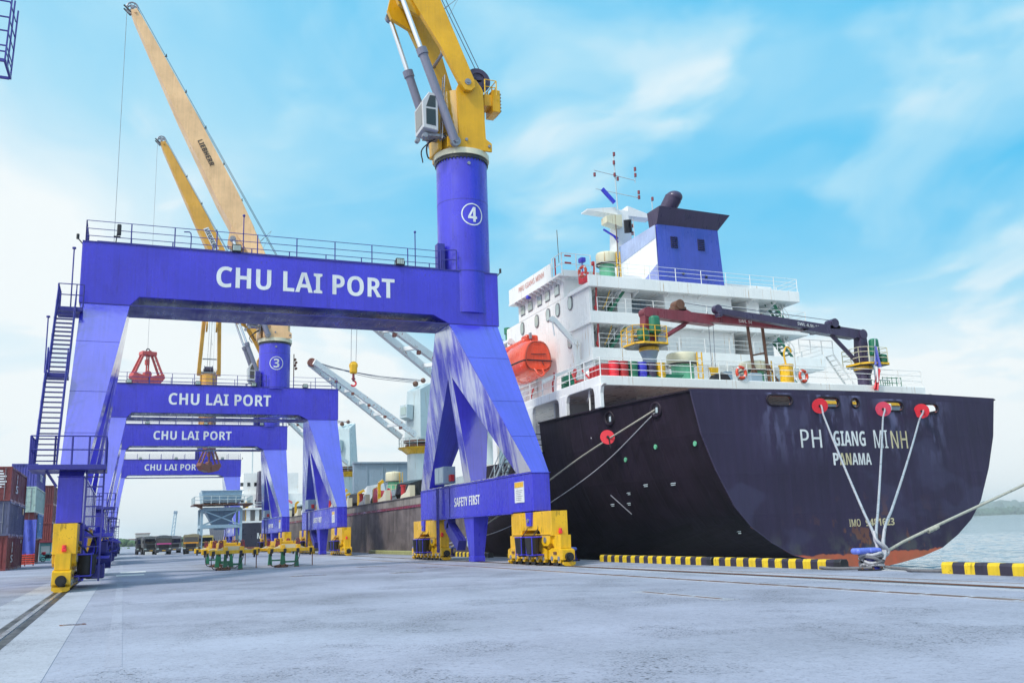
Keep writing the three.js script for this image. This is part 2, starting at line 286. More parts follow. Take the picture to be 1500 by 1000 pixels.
  const wp2 = [], wi = [], wave = (x, z) => { const f = sstep(190, 120, x) * sstep(-185, -120, z) * sstep(60, 20, z); if (f <= 0) return 0; const u = x / 256 + 2, v = z / 256 + 2, a = fbm(u, v, 60, 44, 3, 511), c = fbm(u + 0.3 * v, v - 0.2 * u, 110, 90, 2, 512); return f * (0.22 * (1 - Math.abs(2 * a - 1)) + 0.10 * (1 - Math.abs(2 * c - 1)) - 0.2); };
  for (const z of wz) for (const x of wx) wp2.push(x, -2.1 + wave(x, z), z);
  for (let j = 0; j + 1 < wz.length; j++) for (let i = 0; i + 1 < wx.length; i++) { const q = j * wx.length + i, n = q + wx.length; wi.push(q, q + 1, n, q + 1, n + 1, n); }
  const wg = new THREE.BufferGeometry(); wg.setAttribute('position', new THREE.Float32BufferAttribute(wp2, 3)); wg.setIndex(wi); wg.computeVertexNormals();
  structure('water', [wg], wm);
}
// ---------------------------------------------------------------- portal slewing cranes
// local axes: the portal stands astride x = 0, its sill beams at x = -10.1 and 10.1, rails along z
function bogieSet(root, s, zc, inner) { // s: rail side, inner: +1 or -1, the side on which the motors hang
  const x = s * 10.1, Y = M.yellow, G = new THREE.Group(); G.name = 'bogie'; G.position.set(x, 0, zc); root.add(G);
  part('balancer', [plate([[-2.35, 1.36], [-2.12, 1.36], [-2.05, 1.02], [-1.85, 0.9], [-1.4, 0.9], [-1.2, 1.02], [-1.1, 1.5], [-0.9, 1.62], [0.9, 1.62], [1.1, 1.5], [1.2, 1.02], [1.4, 0.9], [1.85, 0.9], [2.05, 1.02], [2.12, 1.36], [2.35, 1.36], [2.35, 2.44], [-2.35, 2.44]], 0.78, [], 0.015).rotateY(-Math.PI / 2).translate(0.39, 0, 0)], Y, G);
  part('stiffener', [span(-0.42, 0.42, 1.62, 1.68, -1.0, 1.0)], Y, G);
  for (const q of [-1, 1]) {
    part('balancer', [plate([[-1.28, 0.8], [-1.0, 0.8], [-0.92, 0.7], [-0.72, 0.7], [-0.5, 0.98], [-0.26, 0.98], [-0.1, 0.78], [0.1, 0.78], [0.26, 0.98], [0.5, 0.98], [0.72, 0.7], [0.92, 0.7], [1.0, 0.8], [1.28, 0.8], [1.3, 1.36], [-1.3, 1.36]], 0.5, [], 0.012).rotateY(-Math.PI / 2).translate(0.25, 0, q * 1.62)], Y, G);
    part('pivot_pin', [cylX(0.13, 0.9, 0, 1.16, q * 1.62, 14)], M.steel, G);
    for (const e of [-1, 1]) {
      const z = q * 1.62 + e * 0.82, t = part('truck_frame', [plate([[-0.7, 0.3], [-0.52, 0.3], [-0.46, 0.16], [-0.26, 0.16], [-0.2, 0.3], [0.2, 0.3], [0.26, 0.16], [0.46, 0.16], [0.52, 0.3], [0.7, 0.3], [0.7, 0.7], [0.4, 0.78], [-0.4, 0.78], [-0.7, 0.7]], 0.6, [], 0.012).rotateY(-Math.PI / 2).translate(0.3, 0, z)], Y, G);
      for (const w of [-0.36, 0.36]) { const wh = part('wheel', [cylX(0.3, 0.2, 0, 0.3, z + w, 22), cylX(0.35, 0.04, 0.12 * inner, 0.33, z + w, 22)], M.dark, G); part('hub', [cylX(0.11, 0.68, 0, 0.34, z + w, 12)], M.steel, wh); }
      part('grease_box', [soft(0.05, 0.12, 0.3, inner * 0.33, 0.58, z, 0.015)], M.rust, t);
    }
    // travel motors under dark canvas covers on blue brackets
    const z = q * 0.62 + 0.25;
    part('motor_cover', [cylY(0.3, 0.72, inner * 0.72, 0.92, z, 14, 0.36), cylY(0.2, 0.2, inner * 0.72, 0.5, z, 12)], M.dark, G);
    part('motor_bracket', [soft(0.62, 0.06, 0.86, inner * 0.62, 1.3, z, 0.02, 1)], M.blue, G);
    part('motor_bracket', [soft(0.6, 0.06, 0.8, inner * 0.62, 0.5, z, 0.02, 1), bar([inner * 0.9, 0.5, z - 0.34], [inner * 0.9, 1.3, z - 0.34], 0.025), bar([inner * 0.9, 0.5, z + 0.34], [inner * 0.9, 1.3, z + 0.34], 0.025)], M.blue, G);
    part('cable_conduit', [tube([[inner * 0.36, 2.2, z], [inner * 0.42, 1.7, z], [inner * 0.6, 1.5, z + 0.1], [inner * 0.72, 1.3, z]], 0.022, 12, 5)], M.dark, G);
  }
  for (const e of [-1, 1]) {
    part('rail_clearer', [plate([[-0.3, 0.1], [-0.2, -0.02 + 0.05], [0.2, -0.02 + 0.05], [0.3, 0.1], [0.3, 0.2], [-0.3, 0.2]], 0.1).translate(0, 0, e * 3.16 - 0.05)], Y, G);
    part('buffer', [cylZ(0.19, 0.22, 0, 0.42, e * 3.2, 18), cylZ(0.13, 0.1, 0, 0.42, e * 3.34, 18)], M.rubber, G);
    part('work_light', [soft(0.16, 0.14, 0.12, 0.0, 1.5, e * 2.42, 0.03), cylY(0.07, 0.1, 0, 1.62, e * 2.42, 12)], e > 0 ? M.redBright : M.steel, G);
  }
  part('catwalk', [sspan(-0.46, 0.46, 1.4, 1.43, -2.2, 2.2, 0.01)], M.yellow, G);
  return G;
}
function staircase(root, tread) {
  const S = new THREE.Group(); S.name = 'staircase'; root.add(S);
  const x0 = -11.5, x1 = -10.72, A = [4.75, 8.1], L1 = [9.0, 5.0], B = [12.75, 2.1]; // [y, z] foot, landing, top
  const flights = [[A, [L1[0], L1[1] + 0.45]], [[L1[0], L1[1] - 0.45], B]];
  for (const [[ya, za], [yb, zb]] of flights) {
    for (const x of [x0, x1]) part('stringer', [beamBar([x, ya, za], [x, yb, zb], 0.05, 0.22)], M.blueDark, S);
    const n = Math.round((yb - ya) / 0.24);
    for (let i = 1; i < n; i++) { const t = i / n, m = new THREE.Mesh(tread, M.blueDark); m.name = 'tread'; m.castShadow = m.receiveShadow = true; m.position.set((x0 + x1) / 2, lerp(ya, yb, t), lerp(za, zb, t)); S.add(m); }
    part('handrail', [rails([[x0, ya + 0.1, za], [x0, yb + 0.1, zb]], 1.0, 1.1, 0.028), rails([[x1, ya + 0.1, za], [x1, yb + 0.1, zb]], 1.0, 1.6, 0.02)], M.blueDark, S);
  }
  part('landing', [sspan(x0 - 0.05, x1 + 0.05, L1[0] - 0.18, L1[0], L1[1] - 0.5, L1[1] + 0.5, 0.02)], M.blueDark, S);
  part('landing', [sspan(x0 - 0.05, -10.4, B[0] - 0.2, B[0], 0.6, 2.2, 0.02)], M.blueDark, S);
  part('handrail', rails([[-10.4, B[0], 2.2], [x0, B[0], 2.2], [x0, B[0], 0.6]], 1.1, 0.9, 0.026), M.blueDark, S);
  part('lamp_post', [bar([-10.95, B[0], 2.0], [-10.95, B[0] + 2.9, 2.0], 0.035), cylY(0.09, 0.08, -10.95, B[0] + 2.95, 2.0, 10)], M.blueDark, S);
  part('lamp_post', [bar([x0 - 0.1, L1[0], L1[1] + 0.3], [x0 - 0.1, L1[0] + 2.5, L1[1] + 0.3], 0.03), cylY(0.08, 0.07, x0 - 0.1, L1[0] + 2.5, L1[1] + 0.3, 10)], M.blueDark, S);
}
function portalCrane(cfg) {
  const root = thing('portal_crane', cfg.label, 'crane', [8.1, 0, cfg.z], 0, 'blue portal cranes along the quay');
  const B = M.blue, mx = cfg.mast, inner = y => lerp(-9.66, -8.35, (y - 4.3) / 8.9);
  // portal beam with haunches
  const beam = part('portal_beam', [plate([[-10.6, 16.3], [-10.6, 13.2], [-8.35, 13.2], [-7.95, 13.65], [7.4, 13.65], [8.3, 13.2], [11.3, 13.2], [11.3, 16.3]], 2.6, [], 0.02).translate(0, 0, -1.3)], B, root);
  part('lettering', [text('CHU LAI PORT', bold, 9.45, 1.12, 0.012).translate(cfg.text, 14.98, 1.322)], M.letter, beam);
  part('lettering', [text('CHU LAI PORT', bold, 9.45, 1.12, 0.012).rotateY(Math.PI).translate(-0.3, 14.98, -1.322)], M.letter, beam);
  each('seam', [span(-10.63, 11.33, 13.17, 13.21, -1.335, 1.335), span(-10.64, 11.34, 16.28, 16.34, -1.36, 1.36)], M.blueDark, beam);
  for (const x of [-10.635, 11.335]) for (const q of [-1.24, 1.24]) part('corner_trim', [span(x - 0.012, x + 0.012, 13.24, 16.26, q - 0.05, q + 0.05)], B, beam);
  // legs: an A seen from the rail side, tapering downwards
  for (const s of [-1, 1]) {
    const holes = [[[-0.32, 10.3], [-7.1, 4.40], [-0.55, 4.40], [-0.32, 10.3]], [[0.32, 10.3], [0.55, 4.40], [7.1, 4.40], [0.32, 10.3]]];
    const g = new THREE.ExtrudeGeometry(shapeOf([[-1.3, 13.18], [-9, 4.28], [9, 4.28], [1.3, 13.18]], holes), { depth: 1, bevelEnabled: false }), p = g.attributes.position;
    for (let i = 0; i < p.count; i++) { const z = p.getX(i), y = p.getY(i), t = p.getZ(i), xo = s < 0 ? -10.55 : lerp(10.55, 11.25, (y - 4.3) / 8.9), xi = s < 0 ? inner(y) : lerp(9.66, 8.3, (y - 4.3) / 8.9); p.setXYZ(i, lerp(xi, xo, t), y, z); }
    if (s > 0) { const a = g.index ? g.index.array : null; if (!a) for (let i = 0; i < p.count; i += 3) { const q = [p.getX(i + 1), p.getY(i + 1), p.getZ(i + 1)]; p.setXYZ(i + 1, p.getX(i + 2), p.getY(i + 2), p.getZ(i + 2)); p.setXYZ(i + 2, ...q); } }
    g.computeVertexNormals();
    const leg = part('portal_leg', [g], M.blueGloss, root);
    if (s > 0) { // plates added over the landward webs, white sky glare painted into their map
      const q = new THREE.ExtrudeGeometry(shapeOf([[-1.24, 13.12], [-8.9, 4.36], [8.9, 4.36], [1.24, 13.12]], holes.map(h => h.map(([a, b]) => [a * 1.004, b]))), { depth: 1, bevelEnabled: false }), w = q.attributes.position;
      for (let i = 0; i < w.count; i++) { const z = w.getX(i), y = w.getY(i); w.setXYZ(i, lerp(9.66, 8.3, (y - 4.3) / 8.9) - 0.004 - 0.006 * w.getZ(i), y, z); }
      q.computeVertexNormals(); part('web_plate', [q], M.glareWeb, leg);
    }
    for (const y of [6.2, 8.2, 10.9]) { const w = lerp(9, 1.3, (y - 4.28) / 8.9), a = s < 0 ? -10.57 : lerp(9.64, 8.28, (y - 4.3) / 8.9), b = s < 0 ? inner(y) + 0.02 : lerp(10.57, 11.27, (y - 4.3) / 8.9); if (cfg.near) part('weld_seam', [beamBar([a, y, w + 0.006], [b, y, w + 0.006], 0.012, 0.012)], M.blueDark, leg); }
    const sill = part('sill_beam', [sspan(s * 10.1 - 0.46, s * 10.1 + 0.46, 2.5, 4.28, -9.02, 9.02, 0.03)], s > 0 ? M.blue : M.blue, root);
    each('flange', [sspan(s * 10.1 - 0.52, s * 10.1 + 0.52, 2.44, 2.5, -6.4, 6.4, 0.01), sspan(s * 10.1 - 0.5, s * 10.1 + 0.5, 4.28, 4.31, -9.05, 9.05, 0.01)], M.blue, sill);
    for (const z of [-5.6, -3.2]) part('stiffener', [sspan(s * 10.1 - 0.49, s * 10.1 + 0.49, 2.52, 4.27, z - 0.04, z + 0.04, 0.01)], M.blueDark, sill);
    if (s > 0) {
      part('lettering', [text('SAFETY FIRST', bold, 4.2, 0.52, 0.012).rotateY(-Math.PI / 2).translate(9.625, 3.36, -0.15)], M.letter, sill);
      part('notice_board', [sspan(9.6, 9.635, 2.95, 3.95, 6.9, 8.05, 0.006)], M.letter, sill);
      part('notice_heading', [span(9.592, 9.602, 3.68, 3.93, 6.93, 8.02)], M.yellow, sill);
      part('notice_print', [0, 1, 2, 3, 4, 5].map(i => span(9.594, 9.6, 3.52 - i * 0.09, 3.54 - i * 0.09, 7.1, 7.9 - (i % 3) * 0.12)), M.steel, sill);
    }
    // tapering storm-anchor column with its foot plate
    part('anchor_column', [hexa([[s * 10.1 - 0.28, 0.16, 0.35], [s * 10.1 + 0.28, 0.16, 0.35], [s * 10.1 + 0.28, 0.16, -0.35], [s * 10.1 - 0.28, 0.16, -0.35]], [[s * 10.1 - 0.44, 2.44, 0.8], [s * 10.1 + 0.44, 2.44, 0.8], [s * 10.1 + 0.44, 2.44, -0.8], [s * 10.1 - 0.44, 2.44, -0.8]])], M.blue, root);
    part('anchor_foot', [sspan(s * 10.1 - 0.34, s * 10.1 + 0.34, 0.03, 0.32, -0.42, 0.42, 0.03)], M.blue, root);
    for (const z of [8.5, -8.5]) {
      bogieSet(root, s, z - Math.sign(z) * 0.0, -s);
      each('bogie_lug', [plate([[-0.34, 2.44], [0.34, 2.44], [0.24, 1.82], [-0.24, 1.82]], 0.1, [], 0.01).rotateY(-Math.PI / 2).translate(s * 10.1 - 0.40, 0, z), plate([[-0.34, 2.44], [0.34, 2.44], [0.24, 1.82], [-0.24, 1.82]], 0.1, [], 0.01).rotateY(-Math.PI / 2).translate(s * 10.1 + 0.50, 0, z)], M.blue, root);
      each('pivot_pin', [cylX(0.1, 1.12, s * 10.1, 2.06, z, 14)], M.steel, root);
    }
  }
  // cable reel chute and control box on the water side sill
  part('cable_chute', [beamBar([9.9, 2.4, -4.0], [9.9, 1.9, -3.9], 0.5, 0.7), beamBar([9.9, 2.0, -3.9], [9.9, 0.9, -1.9], 0.5, 0.62)], M.blueDark, root);
  part('control_box', [sspan(9.2, 9.95, 4.5, 5.5, -4.6, -2.9, 0.03)], M.slate, root);
  part('box_door', [sspan(9.17, 9.2, 4.56, 5.44, -4.5, -3.8, 0.01), sspan(9.17, 9.2, 4.56, 5.44, -3.7, -3.0, 0.01)], M.shipGrey, root);
  part('alarm_beacon', [soft(0.3, 0.4, 0.3, 9.6, 4.8, -2.6, 0.05)], M.red, root);
  part('ladder', [-5.05, -4.75].map(z => bar([9.45, 0.5, z], [9.45, 4.3, z], 0.045)).concat(Array.from({ length: 9 }, (_, i) => bar([9.45, 0.8 + i * 0.4, -5.05], [9.45, 0.8 + i * 0.4, -4.75], 0.02))), M.blueDark, root);
  // staircase, platform and foot ladder on the land side
  const tread = merged([box(0.76, 0.035, 0.24)]);
  staircase(root, tread);
  const plat = part('platform', [sspan(-11.6, -8.85, 4.52, 4.72, 7.3, 9.65, 0.02)], M.blueDark, root);
  part('handrail', rails([[-10.7, 4.72, 9.6], [-8.9, 4.72, 9.6], [-8.9, 4.72, 7.4]], 1.1, 0.62, 0.028), M.blueDark, plat);
  part('handrail', rails([[-11.55, 4.72, 7.4], [-11.55, 4.72, 9.6], [-10.7, 4.72, 9.6]], 1.1, 0.8, 0.028), M.blueDark, plat);
  part('bracket', [beamBar([-10.6, 3.9, 9.1], [-11.0, 4.52, 9.1], 0.08, 0.1)], M.blueDark, plat);
  const L = new THREE.Group(); L.name = 'foot_ladder'; root.add(L);
  for (const x of [-9.55, -8.93]) part('stringer', [beamBar([x, 0.28, 9.35], [x, 4.55, 9.05], 0.07, 0.1)], M.blueDark, L);
  for (let i = 0; i < 11; i++) { const t = (i + 0.4) / 11; part('rung', [beamBar([-9.55, lerp(0.28, 4.5, t), lerp(9.35, 9.05, t)], [-8.93, lerp(0.28, 4.5, t), lerp(9.35, 9.05, t)], 0.05, 0.05)], M.blueDark, L); }
  // equipment inside the land side base: blue brackets, drive boxes, hoses
  each('drive_bracket', [sspan(-9.6, -8.5, 1.95, 2.1, 2.0, 8.2, 0.02), beamBar([-9.5, 0.5, 7.2], [-9.0, 2.3, 6.3], 0.22, 0.3), sspan(-9.55, -8.6, 1.1, 1.2, 6.6, 8.4, 0.02)], M.blue, root);
  each('drive_unit', [soft(0.7, 0.6, 1.0, -9.1, 0.62, 7.4, 0.08), cylX(0.34, 0.7, -8.9, 1.0, 5.6, 16), soft(0.5, 0.5, 0.8, -8.95, 1.55, 6.2, 0.06)], M.blueDark, root);
  part('hose', [tube([[-9.6, 2.3, 8.6], [-9.2, 2.0, 8.9], [-9.1, 1.4, 8.4], [-9.3, 0.9, 8.0]], 0.035, 16, 5)], M.dark, root);
  // top of the beam
  const H = 16.34;
  const rp = (z, xa, xb) => part('handrail', rails([[xa, H, z], [xb, H, z]], 1.08, 1.95, 0.02, [0.28, 0.62, 1], 0.032), M.blueDark, root);
  rp(1.24, -10.5, cfg.near ? 8.0 : mx - 1.7); rp(-1.24, -10.5, cfg.near ? 8.0 : mx - 1.7);
  if (!cfg.near) { rp(1.24, mx + 1.7, 11.2); rp(-1.24, mx + 1.7, 11.2); }
  part('handrail', rails([[-10.5, H, -1.24], [-10.5, H, 1.24]], 1.08, 1.2, 0.02, [0.28, 0.62, 1], 0.032), M.blueDark, root);
  part('handrail', rails([[mx - 1.85, H, 1.24], [mx - 1.0, H, 1.5]], 1.15, 0.9, 0.03, [0.5, 1]), M.blueDark, root);
  for (const x of cfg.lights) {
    const f = part('floodlight', [soft(0.46, 0.4, 0.24, x, H + 0.2, 1.38, 0.03), bar([x - 0.28, H, 1.3], [x - 0.28, H + 0.25, 1.36], 0.02), bar([x + 0.28, H, 1.3], [x + 0.28, H + 0.25, 1.36], 0.02)], M.dark, root);
    part('lamp_glass', [sspan(x - 0.19, x + 0.19, H + 0.06, H + 0.34, 1.5, 1.515, 0.005)], M.pane, f);
    for (let i = 0; i < 3; i++) part('guard_bar', [bar([x - 0.1 + i * 0.1, H + 0.04, 1.53], [x - 0.1 + i * 0.1, H + 0.36, 1.53], 0.008, 4)], M.dark, f);
  }
  for (const x of cfg.rods) part('lightning_rod', [bar([x, H, 1.2], [x, H + 2.1, 1.2], 0.03), new THREE.SphereGeometry(0.075, 10, 8).translate(x, H + 2.1, 1.2)], M.blueDark, root);
  for (const [x, s] of [[-10.75, -1], [11.45, 1]]) part('aviation_lamp', [beamBar([x - s * 0.15, 16.15, 1.2], [x + s * 0.1, 16.45, 1.2], 0.05, 0.05), cylY(0.07, 0.25, x + s * 0.12, 16.55, 1.2, 8)], M.dark, root);
  part('cable_tray', [sspan(-10, mx - 2, H, H + 0.12, 0.9, 1.1, 0.01)], M.blueDark, root);
  if (cfg.near) {
    part('floodlight', [beamBar([-9.15, H, 1.2], [-9.1, H + 0.5, 1.2], 0.05, 0.05), soft(0.2, 0.55, 0.25, -9.02, H + 0.72, 1.22, 0.05), soft(0.32, 0.08, 0.1, -9.1, H + 0.35, 1.22, 0.02)], M.dark, root);
    part('bent_pipe', [tube([[-5.6, H, 1.1], [-5.6, H + 0.8, 1.1], [-5.65, H + 0.95, 1.1], [-5.95, H + 0.95, 1.1]], 0.03, 14, 6)], M.blueDark, root);
  }
  // fixed mast
  const ring = cfg.ring, col = cfg.col, mb = cfg.near ? 13.9 : 16.2;
  const mast = part('mast', [cylY(1.53, ring - mb, mx, (ring + mb) / 2, 0, 64)], M.blue, root);
  each('seam', [cylY(1.545, 0.05, mx, 16.36, 0, 48), cylY(1.537, 0.03, mx, Math.min(20.7, ring - 1), 0, 48)], M.blueDark, mast);
  if (cfg.number) part('number', [wrap(text(cfg.number, bold, 0.56, 0.9, 0.01), 1.538).rotateY(cfg.turn).translate(mx, cfg.numberY, 0), wrap(plate(Array.from({ length: 48 }, (_, i) => [0.68 * Math.cos(i * Math.PI / 24), 0.68 * Math.sin(i * Math.PI / 24)]), 0.01, [Array.from({ length: 48 }, (_, i) => [0.61 * Math.cos(-i * Math.PI / 24), 0.61 * Math.sin(-i * Math.PI / 24)])]), 1.538).rotateY(cfg.turn).translate(mx, cfg.numberY, 0)], M.letter, mast);
  part('panel_box', [sspan(mx - 1.95, mx - 1.5, H + 0.05, H + 1.65, 0.5, 1.0, 0.03)], M.blueDark, root);
  if (!cfg.near) each('lamp_cluster', [0, 1, 2, 3].map(i => cylZ(0.13, 0.3, mx + 2.0 + (i % 2) * 0.1, ring - 1.4 - i * 0.3, 0.2, 10)).concat([bar([mx + 1.9, H, 0.1], [mx + 1.9, ring - 0.8, 0.1], 0.05)]), M.rust, root);
  part('slew_ring', [cylY(1.6, 0.2, mx, ring + 0.1, 0, 64)], M.dark, root);
  part('slew_ring', [cylY(1.68, 0.34, mx, ring + 0.37, 0, 64)], M.cream, root);
  for (let i = 0; i < (cfg.near ? 44 : 0); i++) { const a = i / 44 * Math.PI * 2; part('bolt', [cylY(0.04, 0.1, mx + Math.cos(a) * 1.57, ring - 0.05, Math.sin(a) * 1.57, 6)], M.dark, mast); }
  part('vent_cap', [cylZ(0.1, 0.12, mx - 0.1, ring - 0.4, 1.55, 12)], M.steel, mast);
  // everything that slews stands in its own frame with the boom lying in x (towards -x) and y
  const S = new THREE.Group(); S.name = 'slewing_column'; S.position.set(mx, 0, 0); S.rotation.y = cfg.slew; root.add(S);
  const P = cfg.paint, y0 = ring + 0.54;
  const rr = (w, d, r) => { const s = new THREE.Shape(); s.moveTo(-w + r, -d); s.lineTo(w - r, -d); s.absarc(w - r, -d + r, r, -Math.PI / 2, 0); s.lineTo(w, d - r); s.absarc(w - r, d - r, r, 0, Math.PI / 2); s.lineTo(-w + r, d); s.absarc(-w + r, d - r, r, Math.PI / 2, Math.PI); s.lineTo(-w, -d + r); s.absarc(-w + r, -d + r, r, Math.PI, Math.PI * 1.5); return s; };
  part('column_shell', [new THREE.ExtrudeGeometry(rr(1.46, 1.36, 1.2), { depth: col - y0, bevelEnabled: false, curveSegments: 14 }).rotateX(-Math.PI / 2).translate(0, y0, 0)], cfg.near ? M.shellYellow ??= paint(0.74, 0.40, 0.01, { rough: 0.16, coat: 1, ior: 1.9 }) : P, S);
  for (const z of [-1, 1]) part('side_plate', [plate([[-1.35, y0], [1.42, y0], [1.42, y0 + 0.5], [1.05, y0 + 0.75], [0.95, col - 0.3], [0.98, col - 0.02], [0.85, col + 0.3], [0.5, col + 0.75], [-0.4, col + 0.75], [-0.72, col], [-0.62, y0 + 0.9], [-1.35, y0 + 0.6]], 0.12, [], 0.01).translate(0, 0, z > 0 ? 1.36 : -1.48)], P, S);
  each('front_panel', [sspan(-1.62, -1.42, y0 + 0.3, col - 0.3, -0.55, 0.55, 0.02), sspan(-1.75, -1.5, y0, y0 + 1.2, -0.9, 0.9, 0.05)], P, S);
  for (const [x, y] of [[-0.2, y0 + 0.55], [1.25, y0 + 0.3]]) part('bolt', [cylZ(0.09, 0.1, x, y, 1.52, 12)], M.steel, S);
  const piv = [cfg.pivX ?? -0.3, col + 0.35], u = [-Math.cos(cfg.luff), Math.sin(cfg.luff)], n = [-u[1], u[0]];
  if (n[1] > 0) { n[0] *= -1; n[1] *= -1; } // n points to the underside of the boom
  const Q = (s, t) => [piv[0] + u[0] * s + n[0] * t, piv[1] + u[1] * s + n[1] * t];
  each('pivot_pin', [cylZ(0.2, 3.74, piv[0], piv[1], 0, 18), cylZ(0.09, 3.84, piv[0], piv[1], 0, 14)], M.steel, S);
  const fk = cfg.fork ?? 7, len = cfg.length ?? 32.5;
  const BM = new THREE.Group(); BM.name = 'boom'; S.add(BM);
  const BP = cfg.boomPaint;
  for (const side of [-1, 1]) { // fork plates straddle the column lugs and close in on the box
    const g = plate([Q(-0.42, -0.3), Q(-0.55, 0.05), Q(-0.4, 0.38), Q(0.2, 0.5), Q(2.5, 0.55), Q(fk * 0.8, 0.85), Q(fk, 0.98), Q(fk + 0.6, 0.95), Q(fk + 0.6, -0.95), Q(fk * 0.8, -0.86), Q(0, -0.45)], 0.3, [], 0.015).scale(1, 1, cfg.fkT ?? 1), p = g.attributes.position, w1 = cfg.width ?? 1.06;
    for (let i = 0; i < p.count; i++) { const q = (p.getX(i) - piv[0]) * u[0] + (p.getY(i) - piv[1]) * u[1]; p.setZ(i, side * (lerp(1.52, w1 - 0.32, Math.min(1, Math.max(0, q / fk))) + p.getZ(i))); }
    if (side < 0) for (let i = 0; i < p.count; i += 3) { const a = [p.getX(i + 1), p.getY(i + 1), p.getZ(i + 1)]; p.setXYZ(i + 1, p.getX(i + 2), p.getY(i + 2), p.getZ(i + 2)); p.setXYZ(i + 2, ...a); }
    g.computeVertexNormals(); part('boom_fork', [g], BP, BM);
  }
  part('fork_tie', [bar([...Q(2.6, 0.1), -1.25], [...Q(2.6, 0.1), 1.25], 0.12, 10)], M.steel, BM);
  const w0 = cfg.width ?? 1.06; // main box, tapering in both directions
  const ringAt = (s, t, w) => [[...Q(s, t), w], [...Q(s, -t), w], [...Q(s, -t), -w], [...Q(s, t), -w]];
  const secs = [[fk - 0.4, 0.98, w0], [fk + 3.5, 1.1, w0 - 0.05], [len * 0.62, 0.92, 0.8], [len - 1.2, 0.42, 0.52]];
  part('boom_box', secs.slice(1).map((b, i) => { const a = secs[i]; return hexa(ringAt(...a), ringAt(...b)); }), BP, BM);
  part('boom_head', [hexa(ringAt(len - 1.2, 0.42, 0.5), ringAt(len - 0.2, 0.3, 0.42)), bar([...Q(len - 0.6, 0), -0.6], [...Q(len - 0.6, 0), 0.6], 0.12)], BP, BM);
  for (const z of [-0.3, 0.3]) part('sheave', [torus(0.5, 0.09, 24, 8).translate(...Q(len + 0.1, 0), z), cylZ(0.16, 0.2, ...Q(len + 0.1, 0), z, 12), ...[0, 1, 2, 3, 4, 5].map(i => bar([...Q(len + 0.1, 0), z], [Q(len + 0.1, 0)[0] + Math.cos(i * 1.047) * 0.48, Q(len + 0.1, 0)[1] + Math.sin(i * 1.047) * 0.48, z], 0.04, 4))], M.steel, BM);
  part('head_bracket', [beamBar([...Q(len - 0.4, 0.4), 0.35], [...Q(len + 0.5, 0.7), 0.35], 0.1, 0.14), beamBar([...Q(len - 0.4, 0.4), -0.35], [...Q(len + 0.5, 0.7), -0.35], 0.1, 0.14)], M.dark, BM);
  for (let s = fk + 3; s < len - 2; s += 4.2) { const t = s < len * 0.62 ? 1.0 : lerp(0.92, 0.42, (s - len * 0.62) / (len * 0.38 - 1.2)); part('rope_guide', [bar([...Q(s, -t), 0], [...Q(s, -t - 0.42), 0], 0.06), bar([...Q(s + 0.1, -t - 0.38), -0.25], [...Q(s + 0.1, -t - 0.38), 0.25], 0.05)], M.dark, BM); }
  if (cfg.brand) { const sc = cfg.brand, mid = Q(sc, 0.02), wz = lerp(w0, 0.8, (sc - fk) / (len * 0.62 - fk)) + 0.03; if (cfg.brandPlate) part('brand_plate', [box(3.3, 0.72, 0.02).rotateZ(-cfg.luff).translate(mid[0], mid[1], wz + 0.03)], M.letter, BM); part('lettering', [text('LIEBHERR', bold, 2.9, 0.5, 0.015).rotateZ(-cfg.luff).translate(mid[0], mid[1], wz + 0.05)], M.dark, BM); }
  // luffing cylinders
  const lug = Q(cfg.lug ?? 6.3, 1.55);
  each('cylinder_lug', [plate([Q((cfg.lug ?? 6.3) - 1.3, 0.85), Q((cfg.lug ?? 6.3) - 0.3, 1.75), Q((cfg.lug ?? 6.3) + 0.3, 1.75), Q((cfg.lug ?? 6.3) + 1.5, 0.9)], 0.3).translate(0, 0, 0.72), plate([Q((cfg.lug ?? 6.3) - 1.3, 0.85), Q((cfg.lug ?? 6.3) - 0.3, 1.75), Q((cfg.lug ?? 6.3) + 0.3, 1.75), Q((cfg.lug ?? 6.3) + 1.5, 0.9)], 0.3).translate(0, 0, -1.02)], BP, BM);
  for (const z of cfg.noCyl ? [] : [-1.3, 1.3]) {
    const a = [-0.95, y0 + 0.25, z * 1.28], b = [lug[0], lug[1], z], f = 0.62, c = a.map((v, i) => lerp(v, b[i], f));
    part('luffing_cylinder', [bar(a, c, 0.27, 18), bar(a.map((v, i) => lerp(v, b[i], f - 0.03)), a.map((v, i) => lerp(v, b[i], f + 0.012)), 0.33, 18)], M.cylinder, S);
    part('piston_rod', [bar(c, b, 0.15, 14)], M.chrome, S);
    each('pivot_pin', [cylZ(0.3, 0.3, ...a, 16), cylZ(0.13, 0.5, ...a, 12), cylZ(0.3, 0.3, ...b, 16), cylZ(0.13, 0.5, ...b, 12)], M.steel, S);
  }
  each('hydraulic_hose', [tube([[-1.0, y0 + 0.4, 1.6], [-1.6, y0 + 0.75, 1.2], [-2.2, y0 + 0.5, 0.3], [-1.8, y0 + 0.15, -0.9], [-1.3, y0 + 0.4, -1.4]], 0.05, 20, 6), tube([[-1.4, y0 + 0.9, 1.3], [-2.5, y0 + 0.2, 0.2], [-2.1, y0 - 0.1, -1.1]], 0.04, 20, 6)], M.dark, S);
  // driver's cab hung beside the column
  const cy = lerp(y0, col, cfg.cab ?? 0.5), CB = new THREE.Group(); CB.name = 'driver_cab'; S.add(CB);
  part('cab_body', [plate([[-2.85, cy - 0.95], [-2.0, cy - 1.05], [-2.0, cy + 1.2], [-2.5, cy + 1.25], [-2.9, cy + 0.65]], 1.5, [], 0.04).translate(0, 0, 0.1)], M.cabGrey, CB);
  part('window', [plate([[-2.7, cy + 0.35], [-2.12, cy + 0.35], [-2.12, cy + 1.08], [-2.46, cy + 1.08]], 0.03).translate(0, 0, 1.63)], M.glass, CB);
